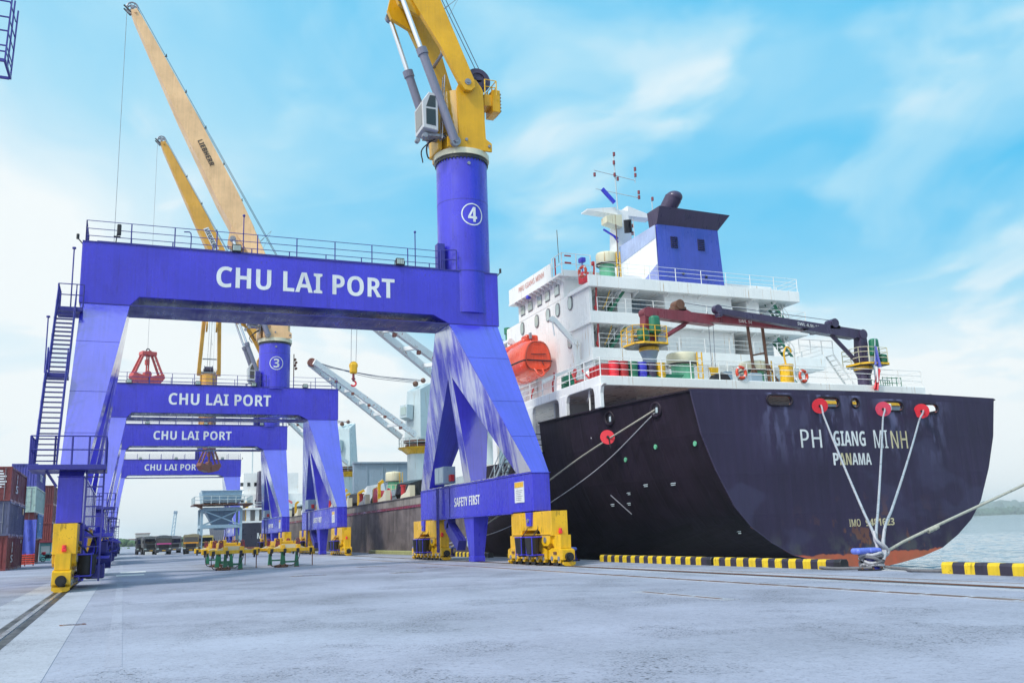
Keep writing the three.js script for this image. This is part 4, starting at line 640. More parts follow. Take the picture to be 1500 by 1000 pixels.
  each('yard', [hexa([[31.0, 25.0, -57.9], [33.5, 24.9, -57.9], [33.5, 24.9, -58.9], [31.0, 25.0, -58.9]], [[31.0, 25.1, -57.9], [33.5, 25.5, -57.9], [33.5, 25.5, -58.9], [31.0, 25.1, -58.9]]), hexa([[34.5, 24.9, -57.9], [36.6, 24.9, -57.9], [36.6, 24.9, -58.9], [34.5, 24.9, -58.9]], [[34.5, 25.7, -57.9], [36.6, 25.15, -57.9], [36.6, 25.15, -58.9], [34.5, 25.7, -58.9]])], W, R);
  part('radar_arm', [beamBar([32.2, 26.7, -57.6], [33.2, 25.7, -57.6], 0.14, 0.3)], M.blue, R); part('radar_arm', [beamBar([32.0, 23.4, -57.4], [33.2, 22.8, -57.4], 0.12, 0.12), bar([33.2, 22.5, -57.4], [32.8, 23.0, -57.4], 0.05)], M.blue, R);
  part('radar_deck', [hexa([[32.3, 24.0, -57.3], [33.6, 23.7, -57.3], [33.6, 23.7, -58.2], [32.3, 24.0, -58.2]], [[32.3, 24.5, -57.3], [33.6, 24.7, -57.3], [33.6, 24.7, -58.2], [32.3, 24.5, -58.2]])], M.cream, R);
  each('pole', [bar([33.8, 25.3, -58.2], [33.7, 29.9, -58.2], 0.05), bar([31.9, 28.4, -58.2], [35.5, 28.0, -58.2], 0.035), bar([35.5, 27.8, -58.2], [35.5, 28.9, -58.2], 0.03), bar([32.0, 26.9, -58.2], [35.7, 26.6, -58.2], 0.035), bar([36.9, 25.1, -58.2], [36.9, 26.7, -58.2], 0.035), bar([33.3, 17.5, -57.5], [33.2, 23.6, -57.5], 0.05)], M.shipGrey, R);
  for (const [x, y] of [[33.7, 29.9], [33.65, 29.2], [33.65, 28.2], [33.9, 27.9], [35.5, 28.4], [35.5, 28.9], [35.7, 27.0], [35.7, 26.6], [31.9, 28.0], [36.9, 26.6], [34.9, 24.2], [34.9, 23.6]]) part('mast_lamp', [cylY(0.1, 0.28, x, y, -58.1, 8)], M.maroon, R);
  part('ladder', [[34.95, -58], [35.25, -58]].map(([x, z]) => bar([x, 17.5, z], [x - 0.3, 24.8, z], 0.03)).concat(Array.from({ length: 18 }, (_, i) => bar([34.95 - i / 60, 17.9 + i * 0.4, -58], [35.25 - i / 60, 17.9 + i * 0.4, -58], 0.015, 4))), W, R);
  // mushroom ventilators
  function ventilator(x, y, z, r, h, parent = ship, turn = 0) {
    const v = new THREE.Group(); v.name = 'ventilator'; parent.add(v);
    part('trunk', [cylY(r * 0.72, h, x, y + h / 2, z, 28)], M.mint, v); part('hood', [lathe([[r * 0.7, 0], [r, 0.02], [r, h * 0.42], [r * 0.92, h * 0.5], [0, h * 0.56]], 32).translate(x, y + h * 0.82, z)], M.cream, v);
    part('hood_rim', [torus(r * 0.98, 0.06, 28, 6).rotateX(Math.PI / 2).translate(x, y + h * 0.84, z)], M.dark, v);
    part('ladder', [x + r * 0.5, x + r * 0.85].map(q => bar([q, y, z + r * 0.98], [q, y + h * 1.3, z + r * 0.98], 0.045)).concat([0, 1, 2, 3].map(i => bar([x + r * 0.5, y + 0.3 + i * h * 0.28, z + r * 0.98], [x + r * 0.85, y + 0.3 + i * h * 0.28, z + r * 0.98], 0.03))), M.yellow, v);
  }
  ventilator(30.0, 17.95, -53.6, 0.75, 1.7); ventilator(30.9, 9.9, -46.6, 0.95, 1.45); ventilator(36.6, 9.9, -47.2, 0.9, 1.3);
  part('store_hatch', [plate([[0, 0], [1.5, 0], [1.2, 0.45], [0.75, 0.6], [0.3, 0.45]], 0.5).translate(31.9, 9.9, -45.6)], M.dark, ship);
  part('pump_tank', [cylY(0.42, 1.15, 37.4, 10.48, -45.0, 24), cylY(0.47, 0.08, 37.4, 11.05, -45, 24), tube([[37.4, 11.1, -45], [37.35, 11.9, -45], [37.6, 12.25, -45], [37.85, 12.1, -45], [37.9, 11.9, -45]], 0.06, 16, 6)], M.yellow, ship);
  each('poop_machinery', [soft(0.9, 0.7, 0.8, 35.6, 10.3, -46, 0.08), cylX(0.3, 1.2, 38.4, 10.2, -46.4), soft(0.5, 1.0, 0.5, 34.4, 10.4, -47, 0.05), soft(0.7, 0.8, 0.8, 39.2, 10.3, -47.5, 0.06)], M.slate, ship);
  part('pipe_rack', [0, 1, 2, 3, 4].map(i => bar([26.9 + i * 0.12, 9.98 + i * 0.07, -44.9 - i * 0.1], [29.6 + i * 0.12, 9.98 + i * 0.07, -44.9 - i * 0.1], 0.04)), M.green, ship);
  part('mooring_winch', [cylX(0.35, 1.4, 30.9, 7.2, -41.5, 20), cylX(0.55, 0.08, 30.2, 7.2, -41.5, 20), cylX(0.55, 0.08, 31.6, 7.2, -41.5, 20), soft(0.8, 0.9, 0.8, 32.3, 7.1, -41.5, 0.05)], M.mint, ship);
  part('mooring_winch', [cylX(0.35, 1.4, 34.3, 7.3, -40.6, 20), cylX(0.55, 0.08, 33.6, 7.3, -40.6, 20), cylX(0.55, 0.08, 35.0, 7.3, -40.6, 20), soft(0.8, 0.9, 0.8, 36.0, 7.2, -40.6, 0.05)], M.mint, ship);
  part('mooring_winch', [cylX(0.35, 1.4, 39.2, 7.3, -40.8, 20), soft(0.8, 0.9, 0.8, 41.2, 7.2, -40.6, 0.05)], M.cream, ship);
  // poop rail all round the after edge
  const pr = part('handrail', rails([[XC - 11.9, 9.9, -58], [XC - 11.9, 9.9, -44.4]], 1.05, 1.9, 0.024, [0.36, 0.7, 1], 0.036), W, ship);
  part('handrail', rails([[XC - 11.9, 9.9, -44.4], [XC + 11.9, 9.9, -44.4], [XC + 11.9, 9.9, -55]], 1.05, 2.0, 0.022, [0.36, 0.7, 1], 0.034), W, ship);
  part('inner_rail', rails([[32.6, 9.9, -48], [40.5, 9.9, -48]], 1.9, 2.4, 0.03, [0.5, 1]), W, ship);
  part('inclined_ladder', [beamBar([43.3, 9.9, -45.5], [41.7, 12.0, -45.5], 0.05, 0.12), beamBar([43.3, 9.9, -46.2], [41.7, 12.0, -46.2], 0.05, 0.12), ...Array.from({ length: 7 }, (_, i) => box(0.2, 0.04, 0.7, 43.1 - i * 0.23, 10.2 + i * 0.3, -45.85)), ...rails([[41.7, 12.0, -45.5], [39.0, 12.0, -45.5]], 0.9, 0.9, 0.02)], W, ship);
  part('crate_cage', [...[46.1, 46.5, 46.9, 47.3, 47.7].flatMap(x => [bar([x, 9.9, -46.0], [x, 10.8, -46.0], 0.025), bar([x, 9.9, -47.0], [x, 10.8, -47.0], 0.025)]), ...[10.1, 10.4, 10.75].flatMap(y => [bar([46.1, y, -46.0], [47.7, y, -46.0], 0.025), bar([46.1, y, -47], [47.7, y, -47], 0.025)])], M.green, ship);
  // boom rest for the store cranes
  part('boom_rest', [bar([36.0, 9.9, -46.3], [35.75, 14.0, -46.3], 0.1, 8), bar([37.1, 9.9, -46.3], [36.85, 14.6, -46.3], 0.1, 8), bar([36.0, 11.9, -46.3], [37.0, 12.1, -46.3], 0.06), bar([35.2, 9.9, -46.3], [36.0, 11.2, -46.3], 0.06), bar([38.0, 9.9, -46.3], [37.05, 11.4, -46.3], 0.06), bar([36.0, 11.2, -46.3], [36.5, 9.9, -46.3], 0.06), box(0.5, 0.2, 0.5, 35.8, 13.9, -46.3)], M.rust, ship);
  const tarpShape = (w, h) => { const g = new RoundedBoxGeometry(w, h, w * 0.8, 6, w * 0.28), p = g.attributes.position; for (let i = 0; i < p.count; i++) { const x = p.getX(i), y = p.getY(i), z = p.getZ(i), k = 1 + 0.12 * Math.sin(x * 9 + y * 4) * Math.sin(z * 8 - y * 3) - 0.12 * y / h; p.setXYZ(i, x * k, y, z * k); } g.computeVertexNormals(); return g; };
  // two store cranes, jibs laid over the poop
  function storeCrane(x, z, dir, body, jibY, top, reach, railM, tarp, dy = 0) {
    const c = new THREE.Group(); c.name = 'store_crane'; ship.add(c); const px = x;
    part('pedestal', [cylY(0.42, 1.6 + dy, px, 10.7 + dy / 2, z, 28), cylY(0.44, 0.4, px, 11.55 + dy, z, 28, 0.58)], dir > 0 ? M.slate : M.violet, c);
    part('slew_ring', [cylY(0.6, 0.22, px, 11.82 + dy, z, 32)], M.yellow, c);
    part('platform', [plate([[-1.5, -0.9], [-0.9, -1.5], [1.5, -1.5], [1.7, -0.6], [1.7, 1.2], [0.9, 1.5], [-0.9, 1.5], [-1.6, 0.9]].map(p => [p[0] * 0.68 + (dy ? 0.25 : -0.3), p[1] * 0.68]), 0.12).rotateX(-Math.PI / 2).translate(px, 12.0 + dy, z)], M.yellow, c);
    const o = px + (dy ? 0.25 : -0.3);
    part('handrail', rails([[o + 1.1, 12.1 + dy, z - 0.9], [o - 0.95, 12.1 + dy, z - 1.0], [o - 1.15, 12.1 + dy, z + 0.7]], 1.0, 0.7, 0.024, [0.35, 0.7, 1]), railM, c);
    part('handrail', rails([[o - 1.15, 12.1 + dy, z + 0.7], [o - 0.6, 12.1 + dy, z + 1.0], [o + 1.0, 12.1 + dy, z + 0.95], [o + 1.1, 12.1 + dy, z - 0.9]], 1.0, 0.8, 0.024, [0.35, 0.7, 1]), railM, c);
    part('platform_floor', [plate([[-1.02, -0.62], [-0.62, -1.02], [1.02, -1.02], [1.1, 0.8], [0.6, 0.98], [-0.6, 1.0], [-1.08, 0.6]], 0.03).rotateX(-Math.PI / 2).translate(o, 11.96 + dy, z)], M.dark, c);
    part('post', [hexa([[px - 0.38, 12.1 + dy, z + 0.35], [px + 0.38, 12.1 + dy, z + 0.35], [px + 0.38, 12.1 + dy, z - 0.35], [px - 0.38, 12.1 + dy, z - 0.35]], [[px - 0.25 - dir * 0.05, top, z + 0.3], [px + 0.25 - dir * 0.05, top, z + 0.3], [px + 0.25 - dir * 0.05, top, z - 0.3], [px - 0.25 - dir * 0.05, top, z - 0.3]]), cylZ(0.32, 0.7, px - dir * 0.05, top, z, 20)], body, c);
    const J = part('jib', [hexa([[px + dir * 0.1, top - 0.25, z + 0.28 * dir], [px + dir * reach, jibY - 0.2, z + 0.16 * dir], [px + dir * reach, jibY - 0.2, z - 0.16 * dir], [px + dir * 0.1, top - 0.25, z - 0.28 * dir]], [[px + dir * 0.1, top + 0.3, z + 0.28 * dir], [px + dir * reach, jibY + 0.16, z + 0.16 * dir], [px + dir * reach, jibY + 0.16, z - 0.16 * dir], [px + dir * 0.1, top + 0.3, z - 0.28 * dir]]), hexa([[px + dir * 0.6, top - 0.3, z + 0.3 * dir], [px + dir * 4.6, lerp(top, jibY, 0.45) - 0.4, z + 0.3 * dir], [px + dir * 4.6, lerp(top, jibY, 0.45) - 0.4, z - 0.3 * dir], [px + dir * 0.6, top - 0.3, z - 0.3 * dir]], [[px + dir * 0.6, top + 0.1, z + 0.3 * dir], [px + dir * 2.6, lerp(top, jibY, 0.25) + 0.42, z + 0.3 * dir], [px + dir * 2.6, lerp(top, jibY, 0.25) + 0.42, z - 0.3 * dir], [px + dir * 0.6, top + 0.1, z - 0.3 * dir]])], body, c);
    part('sheave', [cylZ(0.26, 0.4, px + dir * (reach + 0.1), jibY + 0.1, z, 18), soft(0.3, 0.35, 0.45, px + dir * reach, jibY - 0.2, z, 0.05)], M.violet, J);
    part('jib_winch', [cylZ(0.3, 0.7, px + dir * 2.2, top + 0.62, z, 18), soft(0.9, 0.3, 0.6, px + dir * 2.2, top + 0.35, z, 0.05)], dir > 0 ? M.rust : M.violet, J);
    part('luffing_cylinder', [bar([px + dir * 0.5, 12.3 + dy, z], [px + dir * 2.6, 13.5, z], 0.14, 12), bar([px + dir * 2.5, 13.45, z], [px + dir * 3.1, lerp(top, jibY, 0.3) - 0.15, z], 0.1, 12)], body, c);
    part('jib_rope', [bar([px + dir * 2.2, top + 0.85, z], [px + dir * reach, jibY + 0.36, z], 0.02, 4)], M.wire, J);
    for (const [tx, ty, tw, th] of tarp) part('tarpaulin', [tarpShape(tw, th).translate(px + tx, ty, z + 0.65)], M.green, c);
    each('slew_motor', [cylY(0.22, 0.8, px - 0.4 * dir, 12.5 + dy, z + 0.4, 14), soft(0.5, 0.5, 0.5, px + 0.5, 12.4 + dy, z + 0.5, 0.06)], M.slate, c);
    part('lettering', [text(dir > 0 ? 'SWL 5t' : 'SWL 4.9t-12m', regular, dir > 0 ? 1.0 : 2.0, 0.2, 0.008).rotateZ(Math.atan2(jibY - top, reach) * dir * 1).translate(px + dir * (dir > 0 ? 6.9 : 4.2), lerp(top, jibY, dir > 0 ? 0.56 : 0.38) - 0.02, z + 0.29)], M.letter, J);
  }
  storeCrane(28.2, -45.9, 1, M.maroon, 13.75, 14.05, 12.4, M.yellow, [[0.1, 13.2, 0.6, 1.1], [-0.75, 12.6, 0.6, 0.75]]);
  storeCrane(43.75, -45.2, -1, M.violet, 14.3, 13.35, 10.9, M.cream, [[0.5, 12.4, 0.6, 1.2], [1.15, 11.7, 0.5, 0.6]], -0.72);
  each('fall_rope', [bar([32.55, 14.4, -45.9], [32.55, 10.9, -45.9], 0.02, 4), bar([32.9, 14.2, -45.9], [32.8, 10.9, -45.9], 0.02, 4)], M.wire, ship);
  // boat davits
  for (const z of [-53.3, -60.6]) part('davit', [beamBar([27.4, 9.9, z], [27.1, 13.6, z], 0.28, 0.36), beamBar([27.1, 13.6, z], [25.6, 15.2, z], 0.24, 0.3), beamBar([26.0, 9.9, z], [27.2, 11.8, z], 0.22, 0.3), beamBar([24.6, 11.0, z], [26.9, 12.0, z], 0.2, 0.2), cylZ(0.22, 0.2, 25.5, 15.2, z, 16), cylZ(0.2, 0.3, 27.15, 13.7, z + 0.1, 16), bar([25.5, 15.0, z], [25.6, 14.1, z], 0.04)], W, ship);
  each('boat_winch', [cylX(0.3, 0.8, 26.0, 10.6, -51.6, 18), soft(0.5, 0.8, 0.5, 25.6, 10.3, -51.9, 0.05), cylY(0.28, 0.5, 25.9, 11.1, -51.6, 14), soft(0.4, 0.4, 0.4, 25.3, 10.9, -51.4, 0.05)], M.green, ship);
  each('fire_hydrant', [tube([[25.0, 9.9, -52.6], [25.0, 10.9, -52.6], [25.15, 11.2, -52.6], [25.1, 11.5, -52.6]], 0.06, 12, 6), bar([25.6, 9.9, -50.6], [25.6, 11.1, -50.6], 0.05), cylX(0.22, 0.08, 25.6, 11.2, -50.6, 12), bar([24.4, 9.9, -55], [24.6, 10.8, -54.8], 0.05)], M.red, ship);
  part('raft_canister', [cylZ(0.42, 1.5, 25.6, 10.55, -47.8, 24), torus(0.43, 0.03, 24, 5).translate(25.6, 10.55, -47.4), torus(0.43, 0.03, 24, 5).translate(25.6, 10.55, -48.2)], W, ship);
  each('raft_frame', [bar([25.1, 9.9, -47.2], [25.0, 10.9, -48.4], 0.06), bar([24.9, 9.9, -48.8], [24.8, 10.9, -49.4], 0.06), box(0.3, 0.05, 0.9, 24.9, 10.3, -48.6)], M.red, ship);
  part('deck_chest', [sspan(24.6, 25.4, 9.95, 10.75, -45.2, -46.8, 0.05), ...[0, 1, 2, 3].map(i => span(24.55, 24.6, 10, 10.7, -45.35 - i * 0.42, -45.45 - i * 0.42))], M.red, ship);
  // gangway platform and accommodation ladder
  part('gangway_platform', [span(22.5, 24.0, 6.2, 6.32, -51.6, -54.2)], M.dark, ship);
  part('handrail', rails([[22.55, 6.32, -54.1], [22.55, 6.32, -51.7], [23.9, 6.32, -51.7]], 1.1, 0.6, 0.03, [0.4, 0.7, 1]), M.dark, ship);
  const gw = part('accommodation_ladder', [[22.75, 22.15].map(x => beamBar([x, 6.2, -54.2], [x, 0.7, -61.6], 0.06, 0.2))], M.shipGrey, ship);
  for (let i = 0; i < 22; i++) { const t = i / 22; part('tread', [box(0.6, 0.04, 0.22, 22.45, lerp(6.1, 0.8, t), lerp(-54.4, -61.4, t))], M.shipGrey, gw); }
  part('handrail', [rails([[22.15, 6.2, -54.2], [22.15, 0.7, -61.6]], 1.0, 1.1, 0.03, [0.5, 1]), rails([[22.75, 6.2, -54.2], [22.75, 0.7, -61.6]], 1.0, 1.1, 0.03, [0.5, 1])], M.shipGrey, gw);

  // cargo cranes on the middle line
  function deckCrane(z, tip, w) {
    const c = new THREE.Group(); c.name = 'deck_crane'; ship.add(c); const x = XC;
    const ax = V(tip[0] - x, 0, tip[2] - z).normalize(), rt = V(-ax.z, 0, ax.x), L = (f, r, y) => [x + ax.x * f + rt.x * r, y, z + ax.z * f + rt.z * r];
    part('crane_post', [cylY(1.65, 8.7, x, 8.4, z, 36)], M.shipGrey, c); part('post_ring', [cylY(2.1, 0.3, x, 13.7, z, 36), cylY(1.9, 0.25, x, 13.2, z, 36)], M.rust, c);
    part('post_platform', [cylY(2.7, 0.22, x, 12.8, z, 36, 2.9), cylY(1.7, 0.7, x, 12.4, z, 36, 2.6)], M.yellow, c);
    part('handrail', rails(Array.from({ length: 17 }, (_, i) => [x + 2.75 * Math.cos(i * Math.PI / 8), 12.9, z + 2.75 * Math.sin(i * Math.PI / 8)]), 1.2, 1.1, 0.03), M.shipGrey, c);
    part('crane_house', [hexa([L(1.2, -1.7, 13.9), L(1.2, 1.7, 13.9), L(-1.9, 1.7, 13.9), L(-1.9, -1.7, 13.9)], [L(0.9, -1.4, 20.6), L(0.9, 1.4, 20.6), L(-1.5, 1.4, 21.8), L(-1.5, -1.4, 21.8)])], M.shipGrey, c);
    part('crane_cab', [hexa([L(1.3, -0.2, 16.6), L(1.3, 1.3, 16.6), L(2.3, 1.3, 16.9), L(2.3, -0.2, 16.9)].reverse(), [L(1.1, -0.2, 18.6), L(1.1, 1.3, 18.6), L(2.2, 1.3, 18.6), L(2.2, -0.2, 18.6)].reverse())], M.shipGrey, c);
    part('cab_window', [beamBar(L(2.32, 0.5, 17.2), L(2.28, 0.5, 18.3), 1.1, 0.06)], M.pane, c);
    each('roof_sheaves', [new THREE.SphereGeometry(0.4, 10, 8).translate(...L(0.2, 0.4, 21.6)), new THREE.SphereGeometry(0.35, 10, 8).translate(...L(-0.4, -0.5, 22.0))], M.rust, c);
    for (const q of [-1, 1]) part('boom_arm', [beamBar(L(1.9, q * 1.5, 14.4), [tip[0] + rt.x * q * 0.5, tip[1], tip[2] + rt.z * q * 0.5], 0.34, w)], M.boomWhite ??= paint(0.78, 0.80, 0.82, { rough: 0.6, map: T.chips }), c);
    const n = 6; for (let i = 1; i <= n; i++) { const t = i / (n + 0.3), f = L(1.9, 0, 14.4), p = f.map((v, k) => lerp(v, tip[k], t)), hw = lerp(1.5, 0.5, t); part('cross_tie', [beamBar([p[0] + rt.x * hw, p[1], p[2] + rt.z * hw], [p[0] - rt.x * hw, p[1], p[2] - rt.z * hw], 0.4, 0.35)], M.white, c); if (i < 6) part('boom_lamp', [soft(0.35, 0.35, 0.45, p[0] - rt.x * hw, p[1] - 0.5, p[2] - rt.z * hw, 0.08)], M.brown, c); }
    part('boom_head', [cylZ(0.5, 0.6, ...tip, 16)], M.brown, c);
    for (const q of [-0.6, -0.2, 0.2, 0.6]) { const a = L(-0.3, q * 2, 21.9), m = a.map((v, k) => lerp(v, tip[k], 0.5)); m[1] -= 0.25 + Math.abs(q) * 0.3; part('span_rope', [tube([a, m, [tip[0], tip[1] + q * 0.4, tip[2]]], 0.035, 12, 4)], M.wire, c); }
  }
  deckCrane(-118, [20.3, 22.7, -111.3], 0.7); deckCrane(-90.5, [16.7, 20.3, -72.5], 0.7); deckCrane(-164, [22.0, 21.6, -147], 0.7);
  // hold hatches, folded covers standing upright, bulwark stays and stores
  const [cov] = each('hatch_cover', [span(28.6, 38.2, 4.1, 11.5, -124.6, -125.4), span(28.5, 38.3, 11.4, 11.6, -124.3, -125.5)], M.slate, ship);
  each('cover_rib', [30.4, 32.6, 34.8, 37].map(x => span(x - 0.08, x + 0.08, 4.2, 11.4, -124.5, -124.6)), M.slate, cov);
  each('hatch_cover', [span(30, 42, 4.1, 12.6, -171.4, -172)], M.slate, ship);
  for (const [a, b] of [[-68, -86], [-95, -113], [-127, -158]]) part('hatch_coaming', [span(27.5, 44.4, 4.1, 5.9, a, b), span(27.2, 44.7, 5.9, 6.5, a - 0.3, b + 0.3)], M.shipGrey, ship);
  ventilator(33.2, 6.5, -121, 1.1, 2.6);
  part('deck_store', [span(29.8, 38, 4.1, 7.0, -120, -123.6)], M.white, ship); part('handrail', rails([[32, 7, -120], [36, 7, -120]], 1.2, 0.6, 0.04), M.cream, ship);
  for (let i = 0; i < 12; i++) { const z = -79 - i * 8.2; part('bulwark_stay', [plate([[0, 0], [3.2, 0], [2.7, 0.35], [1.2, 0.55], [0.3, 1.1], [0, 1.1]], 0.5).rotateY(Math.PI / 2).translate(23.1, 4.8, z)], M.cream, ship); if (i % 2) part('lashing_post', [beamBar([23.4, 4.8, z - 3.6], [23.4, 6.7, z - 3.6], 0.28, 0.28), beamBar([23.4, 6.7, z - 3.6], [23.8, 7.0, z - 3.6], 0.5, 0.3)], M.yellow, ship); else part('roller_post', [cylY(0.22, 1.3, 23.5, 5.4, z - 3.4, 14), cylY(0.3, 0.12, 23.5, 6.05, z - 3.4, 14)], M.red, ship); }
  // gear standing between the hatches: grab shells, reels, sheeted stores, coaming walls
  for (const [z, k] of [[-88, 0], [-95, 1], [-103, 2], [-109, 0], [-116, 3], [-133, 1], [-141, 2], [-150, 0], [-158, 3]]) {
    if (k === 0) part('grab_shell', [plate([[0, 0.9], [0.5, 0], [1.8, 0], [2.6, 1.3], [2.2, 2.3], [0.3, 1.9]], 1.7, [], 0.03).rotateY(0.5).translate(24.3, 4.6, z)], M.dark, ship);
    if (k === 1) { part('rope_reel', [cylX(0.75, 1.3, 24.8, 5.5, z, 20), cylX(1.0, 0.1, 24.1, 5.5, z, 22), cylX(1.0, 0.1, 25.5, 5.5, z, 22)], M.redBright, ship); part('chain_heap', [new THREE.IcosahedronGeometry(1.1, 2).scale(1, 0.8, 1.2).translate(25.2, 5.2, z - 2.2)], M.dark, ship); }
    if (k === 2) part('sheeted_store', [hexa([[24.2, 4.2, z + 2], [27.2, 4.2, z + 2], [27.2, 4.2, z - 2], [24.2, 4.2, z - 2]], [[24.9, 7.1, z + 1.2], [26.8, 7.4, z + 1.2], [26.8, 7.2, z - 1.4], [25.1, 6.8, z - 1.4]])], M.letter, ship);
    if (k === 3) part('storage_bin', [sspan(24.2, 26.4, 4.1, 6.2, z + 1.4, z - 1.4, 0.12), lathe([[1.0, 0], [1.3, 1.2], [1.2, 1.25], [0, 1.2]], 20).translate(25.2, 5.4, z - 3)], M.slate, ship);
  }
  for (const z of [-96, -103, -110]) part('lashing_post', [beamBar([24.2, 4.8, z], [24.2, 6.4, z], 0.3, 0.3), beamBar([24.2, 6.4, z], [24.8, 6.7, z], 0.4, 0.25)], M.yellow, ship);

  // ------------------------------------------------ things on board
  const boat = placed('lifeboat', 'orange enclosed lifeboat hanging from the white davit beside the deckhouse', 'lifeboat', [25.9, 11.7, -57.2]);
  {
    const sec = (z, w, yk, yt) => { const p = []; for (let i = 0; i <= 20; i++) { const a = -Math.PI / 2 + Math.PI * i / 20, y = Math.sin(a); p.push([w * Math.pow(Math.max(0, Math.cos(a)), 0.62), y < 0 ? 12.85 + y * (12.85 - yk) : 12.85 + Math.pow(y, 1.2) * (yt - 12.85), z]); } return p; };
    const st = [[-53.72, 1.0, 12.15, 14.25], [-53.85, 1.14, 11.95, 14.4], [-54.6, 1.22, 11.75, 14.6], [-57, 1.28, 11.65, 14.6], [-59.4, 1.1, 11.75, 14.3], [-60.8, 0.6, 12.1, 13.8], [-61.3, 0.05, 12.6, 13.2]].map(a => sec(...a));
    const pos = [], idx = [], n = 21; for (const side of [-1, 1]) { const base = pos.length / 3; for (const s of st) for (const q of s) pos.push(25.9 + side * q[0], q[1], q[2]); for (let i = 0; i + 1 < st.length; i++) for (let j = 0; j + 1 < n; j++) { const a = base + i * n + j, b = a + n; side > 0 ? idx.push(a, a + 1, b, a + 1, b + 1, b) : idx.push(a, b, a + 1, a + 1, b, b + 1); } }
    const cb = pos.length / 3; pos.push(25.9, 13.0, -53.7); for (const side of [-1, 1]) for (let j = 0; j + 1 < n; j++) { const a = (side < 0 ? 0 : st.length * n) + j; side > 0 ? idx.push(cb, a, a + 1) : idx.push(cb, a + 1, a); }
    const g = new THREE.BufferGeometry(); g.setAttribute('position', new THREE.Float32BufferAttribute(pos, 3)); g.setIndex(idx); g.computeVertexNormals();
    part('boat_hull', [g], M.orange, boat); boat.position.z -= 2.9; boat.position.y += 0.35; boat.position.x += 0.1; boat.scale.setScalar(0.93);
    const rub = []; for (const side of [-1, 1]) for (let i = 0; i + 1 < st.length - 1; i++) rub.push(bar([25.9 + side * (st[i][10][0] + 0.02), 12.86, st[i][10][2]], [25.9 + side * (st[i + 1][10][0] + 0.02), 12.86, st[i + 1][10][2]], 0.05, 6));
    part('rubbing_strake', [...rub, bar([24.95, 12.86, -53.68], [26.85, 12.86, -53.68], 0.05)], M.dark, boat);
    part('cover', [soft(1.3, 0.5, 4.4, 25.9, 14.55, -57.2, 0.2, 3)], M.orange, boat); part('conning_hood', [soft(1.1, 0.6, 1.0, 25.9, 14.75, -55.2, 0.18, 3)], M.orange, boat);
    part('hatch', [soft(0.9, 0.75, 0.05, 25.9, 13.6, -53.72, 0.1)], M.orange, boat); part('window', [soft(0.5, 0.18, 0.05, 25.9, 14.3, -54.0, 0.05)], M.glass, boat);
    part('grab_handle', [bar([25.3, 13.3, -53.66], [26.5, 13.35, -53.66], 0.025), bar([25.6, 14.5, -54.2], [26.3, 12.5, -53.64], 0.03)], M.dark, boat);
    part('propeller_guard', [tube([[25.6, 12.3, -53.8], [25.65, 11.8, -53.4], [25.9, 11.6, -53.35], [26.15, 11.8, -53.4], [26.2, 12.3, -53.8]], 0.06, 16, 6)], M.orange, boat);
    part('lifting_hook', [soft(0.2, 0.5, 0.2, 25.7, 14.9, -54.6, 0.05)], M.steel, boat);
  }
  // drums at the corner of the poop
  const drums = [['red', M.redBright, 'red'], ['red', M.red, 'dark red'], ['green', M.green, 'green'], ['blue', M.blue, 'blue'], ['navy', M.violet, 'dark navy'], ['yellow', M.yellow, 'yellow']];
  const drumOf = (x, y, z, m, label) => { const d = thing('oil_drum', label, 'drum', [x, y, z], 0, 'drums standing behind the poop rail'); part('drum_shell', [cylY(0.29, 0.98, 0, 0.49, 0, 24)], m, d); for (const h of [0.02, 0.34, 0.66, 0.97]) part('hoop', [torus(0.295, 0.022, 24, 6).rotateX(Math.PI / 2).translate(0, h, 0)], m, d); return d; };
  const dl = ['bright red drum at the left end of the row behind the poop rail', 'dark red drum between the bright red and the green drum', 'green drum in the row behind the poop rail', 'blue drum between the green and the dark navy drum', 'dark navy drum beside the yellow drum', 'yellow drum at the right end of the drum row, below the store crane'];
  drums.forEach(([, m], i) => drumOf(25.35 + i * 0.62, 9.9, -45.2, m, dl[i]));
  // life rings on the rail
  const ringOf = (x, y, z, turn, label) => { const r = thing('life_ring', label, 'life ring', [x, y, z], turn, 'orange life rings hung on the rails of the ship'); part('ring_body', [torus(0.32, 0.1, 28, 10)], M.orange, r); for (let i = 0; i < 4; i++) part('band', [torus(0.32, 0.104, 6, 10).scale(1, 1, 1).rotateZ(0)].map(() => new THREE.TorusGeometry(0.32, 0.106, 8, 4, 0.3).rotateZ(i * Math.PI / 2 + 0.6)), M.letter, r); part('grab_line', [torus(0.43, 0.015, 24, 4)], M.rope, r); return r; };
  ringOf(33.45, 10.35, -44.28, 0, 'orange life ring on the poop rail under the maroon jib'); ringOf(38.05, 10.3, -44.28, 0.15, 'orange life ring on the poop rail beside the yellow pump tank'); ringOf(27.55, 18.45, -52.6, -Math.PI / 2 + 0.3, 'orange life ring high on the bridge deck beside the red box');
  // ensign hanging from the starboard store crane
  { const f = placed('flag', 'blue, white and red flag hanging limp beside the right store crane', 'flag', [44.0, 9.9, -44.6]); const fm = c => paint(...c, { rough: 0.9, map: null, side: true });
    const drape = (y0, y1, wa, wb, xa, xb, c) => { const g = new THREE.PlaneGeometry(1, 1, 12, 12), p = g.attributes.position; for (let i = 0; i < p.count; i++) { const u = p.getX(i) + 0.5, v = p.getY(i) + 0.5, w = lerp(wa, wb, v); p.setXYZ(i, lerp(xa, xb, v) + u * w, lerp(y0, y1, v) - 0.2 * u, -44.55 + 0.13 * Math.sin(u * 9 + v * 2.5) * (0.4 + 0.6 * (1 - v))); } g.computeVertexNormals(); part('cloth', [g], fm(c), f); };
